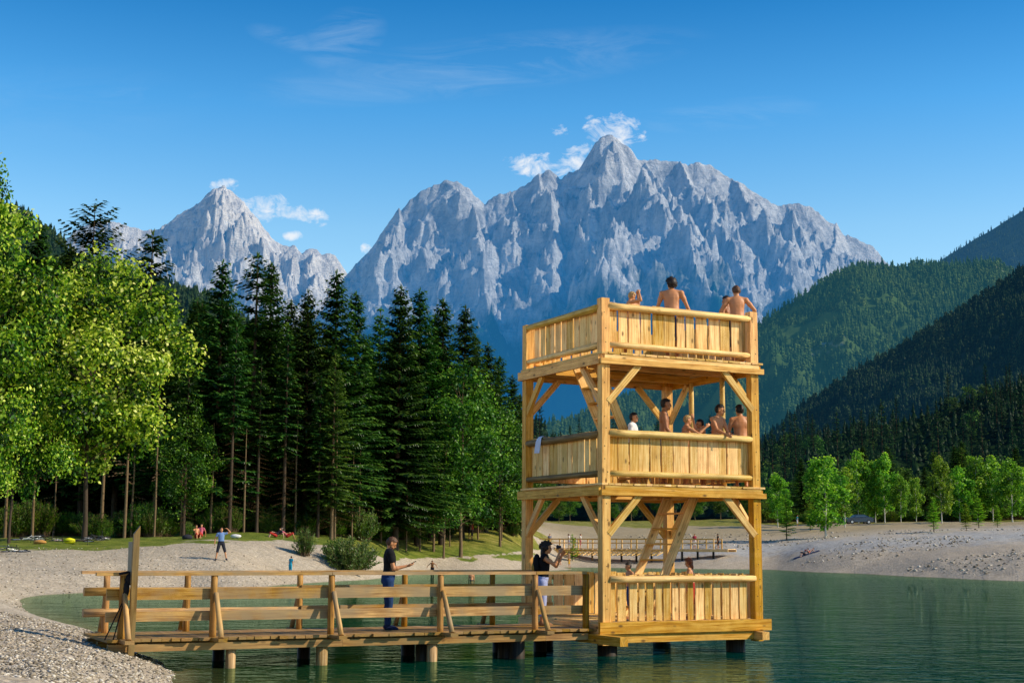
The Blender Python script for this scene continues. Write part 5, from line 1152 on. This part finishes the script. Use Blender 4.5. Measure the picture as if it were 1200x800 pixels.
person('person in a white shirt standing at the wood edge', gp(533.5, 146), 0, 1.7, 0, top=whitec, bottom=dark, vox=.02); sit('person in white sitting under the trees at the far end of the wood', 583, 158, 0, top=whitec); sit('sunlit sitter at the far end of the wood, right of the one in white', 588.5, 159, 180, top=None)
person('bather in yellow shorts walking on the gravel spit before the boardwalk', gp(667, 158), 200, 1.7, 2, bottom=yellow, vox=.02, skin=SKIN_L, legs=[((.25, .02, -1), (-.1, 0, -1)), ((-.2, -.02, -1), (-.3, 0, -1))]); person('bare chested bather left of the one in yellow shorts', gp(657, 160), -20, 1.75, 2, bottom=dark, vox=.02, skin=SKIN_L)
sit('sunbather propped up on a dark towel on the right gravel slope', 943, 152, 200, lean=-40, bottom=dark, skin=SKIN_L); sit('second sunbather lying back beside the one on the dark towel', 948, 152.5, 195, lean=-60, bottom=swimr, skin=SKIN_L)
person('person in pale shirt walking by the trees right of the tower post', gp(935, 222), 0, 1.7, 2, top=teal, bottom=whitec, vox=.022); person('person in pink near the tree line left of the foremost birch', gp(957, 226), 0, 1.7, 2, top=pink, bottom=whitec, vox=.022)
tw = thing('beach_towel', 'dark blue towel under the sunbathers on the right gravel slope', 'towel', gp(945, 152)); V = [(x*1.0, y*.5, gz(tw.location.x+x, tw.location.y+y*.5)-tw.location.z+.03) for y in (-1, 0, 1) for x in (-1.4, -.7, 0, .7, 1.4)]
link('towel_sheet', np_mesh('towel_sheet', V, grid_faces(3, 5), smooth=True), tw, [cloth('navy_towel', (.03, .05, .12))])

# ------------------------------------------------------------------ far boardwalk
bw = thing('boardwalk', 'long pale timber boardwalk with railings crossing the far shore', 'boardwalk', gp(740, 170))
pa, pb2 = at(634, 642, 172), at(858, 645, 160); zb = pa.z; pb2.z = zb; ax = (pb2-pa); Ln = ax.length; ax.normalize(); nr_ = Vector((ax.y, -ax.x, 0))
mb = MB()
for i in range(110): c = pa+ax*(i+.5)*Ln/110; mb.plank(c-nr_*1.3, c+nr_*1.3, ax, Ln/110-.03, .06)
mb.build('deck', W_board, bw)
for s_ in (-1.25, 1.25):
    mb = MB(); mb.plank(pa+nr_*s_-UP*.18, pb2+nr_*s_-UP*.18, UP, .24, .12, .0, 8); mb.build('beam', W_board, bw)
    for z_ in (1.1, .65):
        mb = MB(); mb.plank(pa+nr_*s_+UP*z_, pa+nr_*s_+UP*z_+ax*Ln*.93, UP, .12, .07, .0, 8); mb.build('handrail', W_board, bw)
    for i in range(13):
        q = pa+ax*(Ln*.93*i/12)+nr_*s_; mb = MB(); mb.plank(q, q+UP*1.12, ax, .12, .12); mb.build('post', W_board, bw)
        if s_ > 0: mb = MB(); mb.log(q-UP*3.6+nr_*.1, q-UP*.3+nr_*.1, .12, .12, 0, 2, 8); mb.build('pile', W_pilel if i < 5 else W_pile, bw)
mb = MB(); p_ = pa+nr_*2.2+ax*1
for i in range(26): mb.plank(p_+ax*(i*.62)-UP*.75+nr_*1.0, p_+ax*(i*.62+.45)-UP*.12-nr_*.8, UP, .10, .12)
for i in range(4): mb.plank(p_-UP*(.2+.17*i)+nr_*(i*.35-.3), p_-UP*(.2+.17*i)+nr_*(i*.35-.3)+ax*15.5, UP, .10, .14, .02, 4)
mb.build('stepped_landing', W_board, bw)
def bwp(px, off, lb, **k):
    a, _ = ray(px, 640); tt = 0
    for i in range(200):
        q = pa+ax*Ln*i/200+nr_*off
        if q.x/q.y >= a: break
    person(lb, q+UP*.03, k.pop('hd', 0), k.pop('H', 1.72), 2, vox=.022, **k)
bwp(644, .3, 'man in grey shirt standing at the left end of the far boardwalk', top=cloth('grey_cloth', (.22, .23, .28)), bottom=dark, hd=-90); bwp(666, .0, 'person in white on the far boardwalk, nearest the man in grey', top=whitec, bottom=lilac, hd=180); bwp(673, .3, 'child in green on the far boardwalk between two people in white', top=green_, bottom=green_, H=1.3); bwp(679.5, .1, 'person in pale clothes on the far boardwalk right of the child in green', top=whitec, bottom=pink, hd=0)
bwp(813, .3, 'person in dark red top on the far boardwalk seen right of the ladder', top=cloth('dark_red_cloth', (.35, .04, .07)), bottom=whitec, hd=-90); bwp(841, .2, 'person dressed in black at the right end of the far boardwalk', top=black, bottom=black, hd=180)
Hh, p = toph(671, 634, 165); YC[1].place(p, 3.0, 0, 'tiny young tree in front of the far boardwalk', 'young tree')

# ------------------------------------------------------------------ bicycles lying on the grass, bag, car
tyre = plain('black_rubber', (.015, .015, .016), .7); chrome = plain('spoke_metal', (.55, .55, .57), .3, .6, metal=.8)
def bicycle(px, Y, rz, colr, lb, tilt=84):
    root = thing('bicycle', lb, 'bicycle', gp(px, Y, .12), rz, 'bicycles lying on the grass by the wood'); root.rotation_euler = (math.radians(tilt), 0, rz)
    fm = plain('bicycle_paint', colr, .35, .5)
    def w_(c):
        h = bpy.data.objects.new('wheel', None); C.objects.link(h); h.parent = root; h.location = c
        V, Fc = [], []
        for i in range(24):
            a = 2*PI*i/24
            for j in range(6): b = 2*PI*j/6; r = .33+.022*math.cos(b); V.append((math.cos(a)*r, .022*math.sin(b), math.sin(a)*r))
        for i in range(24):
            for j in range(6): Fc.append((i*6+j, ((i+1) % 24)*6+j, ((i+1) % 24)*6+(j+1) % 6, i*6+(j+1) % 6))
        link('tyre', np_mesh('tyre', V, Fc, smooth=True), h, [tyre]); B = Body(); B.cone((0, -.03, 0), (0, .03, 0), .03, .03)
        for i in range(12): a = PI*2*i/12; B.cone((0, 0, 0), (math.cos(a)*.31, 0, math.sin(a)*.31), .004, .004, 4)
        m_ = bpy.data.meshes.new('spokes'); m_.from_pydata(B.v, [], B.f); link('spokes', m_, h, [chrome])
    w_((-.52, 0, .34)); w_((.52, 0, .34))
    B = Body(); bb_, st_, hd_, rr_ = (-.08, 0, .30), (-.22, 0, .82), (.36, 0, .80), (-.52, 0, .34)
    for a, b, r in [(bb_, st_, .017), (st_, hd_, .016), (bb_, (.38, 0, .72), .02), (bb_, rr_, .012), (st_, rr_, .010), (hd_, (.52, 0, .34), .014), (hd_, (.33, 0, .92), .014), (st_, (-.25, 0, .92), .013)]: B.cone(a, b, r, r, 8)
    m_ = bpy.data.meshes.new('frame'); m_.from_pydata(B.v, [], B.f); link('frame', m_, root, [fm])
    B = Body(); B.cone((.33, -.3, .95), (.33, .3, .95), .013, .013); B.cone((.33, .2, .95), (.33, .3, .95), .02, .02); B.cone((.33, -.3, .95), (.33, -.2, .95), .02, .02); m_ = bpy.data.meshes.new('handlebar'); m_.from_pydata(B.v, [], B.f); link('handlebar', m_, root, [tyre])
    B = Body(); B.ell((-.25, 0, .94), (Vector((.13, 0, 0)), Vector((0, .06, 0)), Vector((0, 0, .03)))); m_ = bpy.data.meshes.new('saddle'); m_.from_pydata(B.v, [], B.f); link('saddle', m_, root, [tyre])
for a in [(4, 76, .2, (.05, .08, .12), 'dark blue grey bicycle lying nearest the left edge'), (14, 77, 2.9, (.25, .27, .3), 'grey bicycle lying across the one nearest the left edge'), (28, 90, .4, (.6, .62, .65), 'silver white bicycle lying on the grass below the trees'), (40, 90.5, 3.3, (.7, .7, .7), 'white bicycle lying just right of the silver one'),
          (58, 88, .1, (.04, .02, .03), 'black bicycle lying left of the yellow bag'), (67, 88.5, 2.8, (.35, .05, .06), 'dark red bicycle tangled with the black one'), (92, 89, .5, (.05, .02, .02), 'dark bicycle lying right of the yellow bag'), (105, 90, 3.0, (.02, .02, .03), 'black bicycle farthest right among those on the grass'), (114, 91, .2, (.10, .11, .12), 'grey black bicycle leaning low at the end of the row')]:
    bicycle(*a, tilt=rng.uniform(66, 86))
def lump(name, lb, cat, loc, s, mat, jit=.12):
    mb = MB(); mb.ball(loc, s, 12, 8, jit); o = mb.build(name, mat); return tag(o, lb, cat)
lump('bag', 'bright yellow bag lying among the bicycles', 'bag', gp(81, 88.5, .15), (.38, .25, .2), cloth('yellow_bag_cloth', (.75, .72, .02))); lump('bag', 'orange brown bag beside the white bicycles', 'bag', gp(46, 87, .1), (.40, .22, .14), cloth('orange_bag_cloth', (.5, .25, .07)))
lump('bag', 'dark bag left of the sitting pair on the grass', 'bag', gp(219, 95, .12), (.35, .25, .2), dark); lump('bag', 'white bag right of the beach man near the wood', 'bag', gp(276, 95, .12), (.35, .2, .14), whitec)
lump('log_pile', 'weathered fallen log on the bank under the far end of the wood', 'log', gp(574, 157, .2), (1.8, .3, .22), M_bark, .05)
def car(px, Y, rz, lb, col):
    root = thing('parked_car', lb, 'car', gp(px, Y, .0), rz); pm_ = plain('car_paint', col, .25, .6); gm_ = plain('car_glass', (.06, .09, .11), .08, .8)
    prof = [(-2.1, .35), (-2.15, .75), (-1.95, .95), (-1.2, 1.02), (-.55, 1.42), (.7, 1.45), (1.45, 1.08), (2.05, .98), (2.12, .4), (2.0, .3), (-2.0, .3)]
    def extr(name, pr, wy, mat, par=root, taper=0):
        bm = bmesh.new(); rows = []
        for y in (-wy, wy): rows.append([bm.verts.new((x, y*(1-taper*max(0, z-.95)), z)) for x, z in pr])
        bm.faces.new(rows[0]); bm.faces.new(list(reversed(rows[1]))); n = len(pr)
        for i in range(n): bm.faces.new([rows[0][i], rows[1][i], rows[1][(i+1) % n], rows[0][(i+1) % n]])
        bmesh.ops.recalc_face_normals(bm, faces=bm.faces); bmesh.ops.bevel(bm, geom=list(bm.edges), offset=.04, segments=2, affect='EDGES')
        me = bpy.data.meshes.new(name); bm.to_mesh(me); bm.free(); return link(name, me, par, [mat])
    extr('body', prof, .86, pm_, taper=.35)
    extr('side_window', [(-1.05, 1.02), (-.55, 1.34), (.65, 1.37), (1.25, 1.07)], .875, gm_, taper=.35)
    for x in (-1.3, 1.3):
        for y in (-.8, .8):
            B = Body(); B.cone((x, y-.1, .32), (x, y+.1, .32), .32, .32, 20); m_ = bpy.data.meshes.new('wheel'); m_.from_pydata(B.v, [], B.f); wl_ = link('wheel', m_, root, [tyre])
            B = Body(); B.cone((x, y-.11, .32), (x, y+.11, .32), .18, .18, 14); m_ = bpy.data.meshes.new('rim'); m_.from_pydata(B.v, [], B.f); link('rim', m_, wl_, [chrome])
    for y in (-.6, .6): B = Body(); B.ell((2.08, y, .75), (Vector((.06, 0, 0)), Vector((0, .16, 0)), Vector((0, 0, .08)))); m_ = bpy.data.meshes.new('headlight'); m_.from_pydata(B.v, [], B.f); link('headlight', m_, root, [chrome])
car(1007, 218, .1, 'dark blue car parked under the birches on the right shore', (.012, .03, .06))
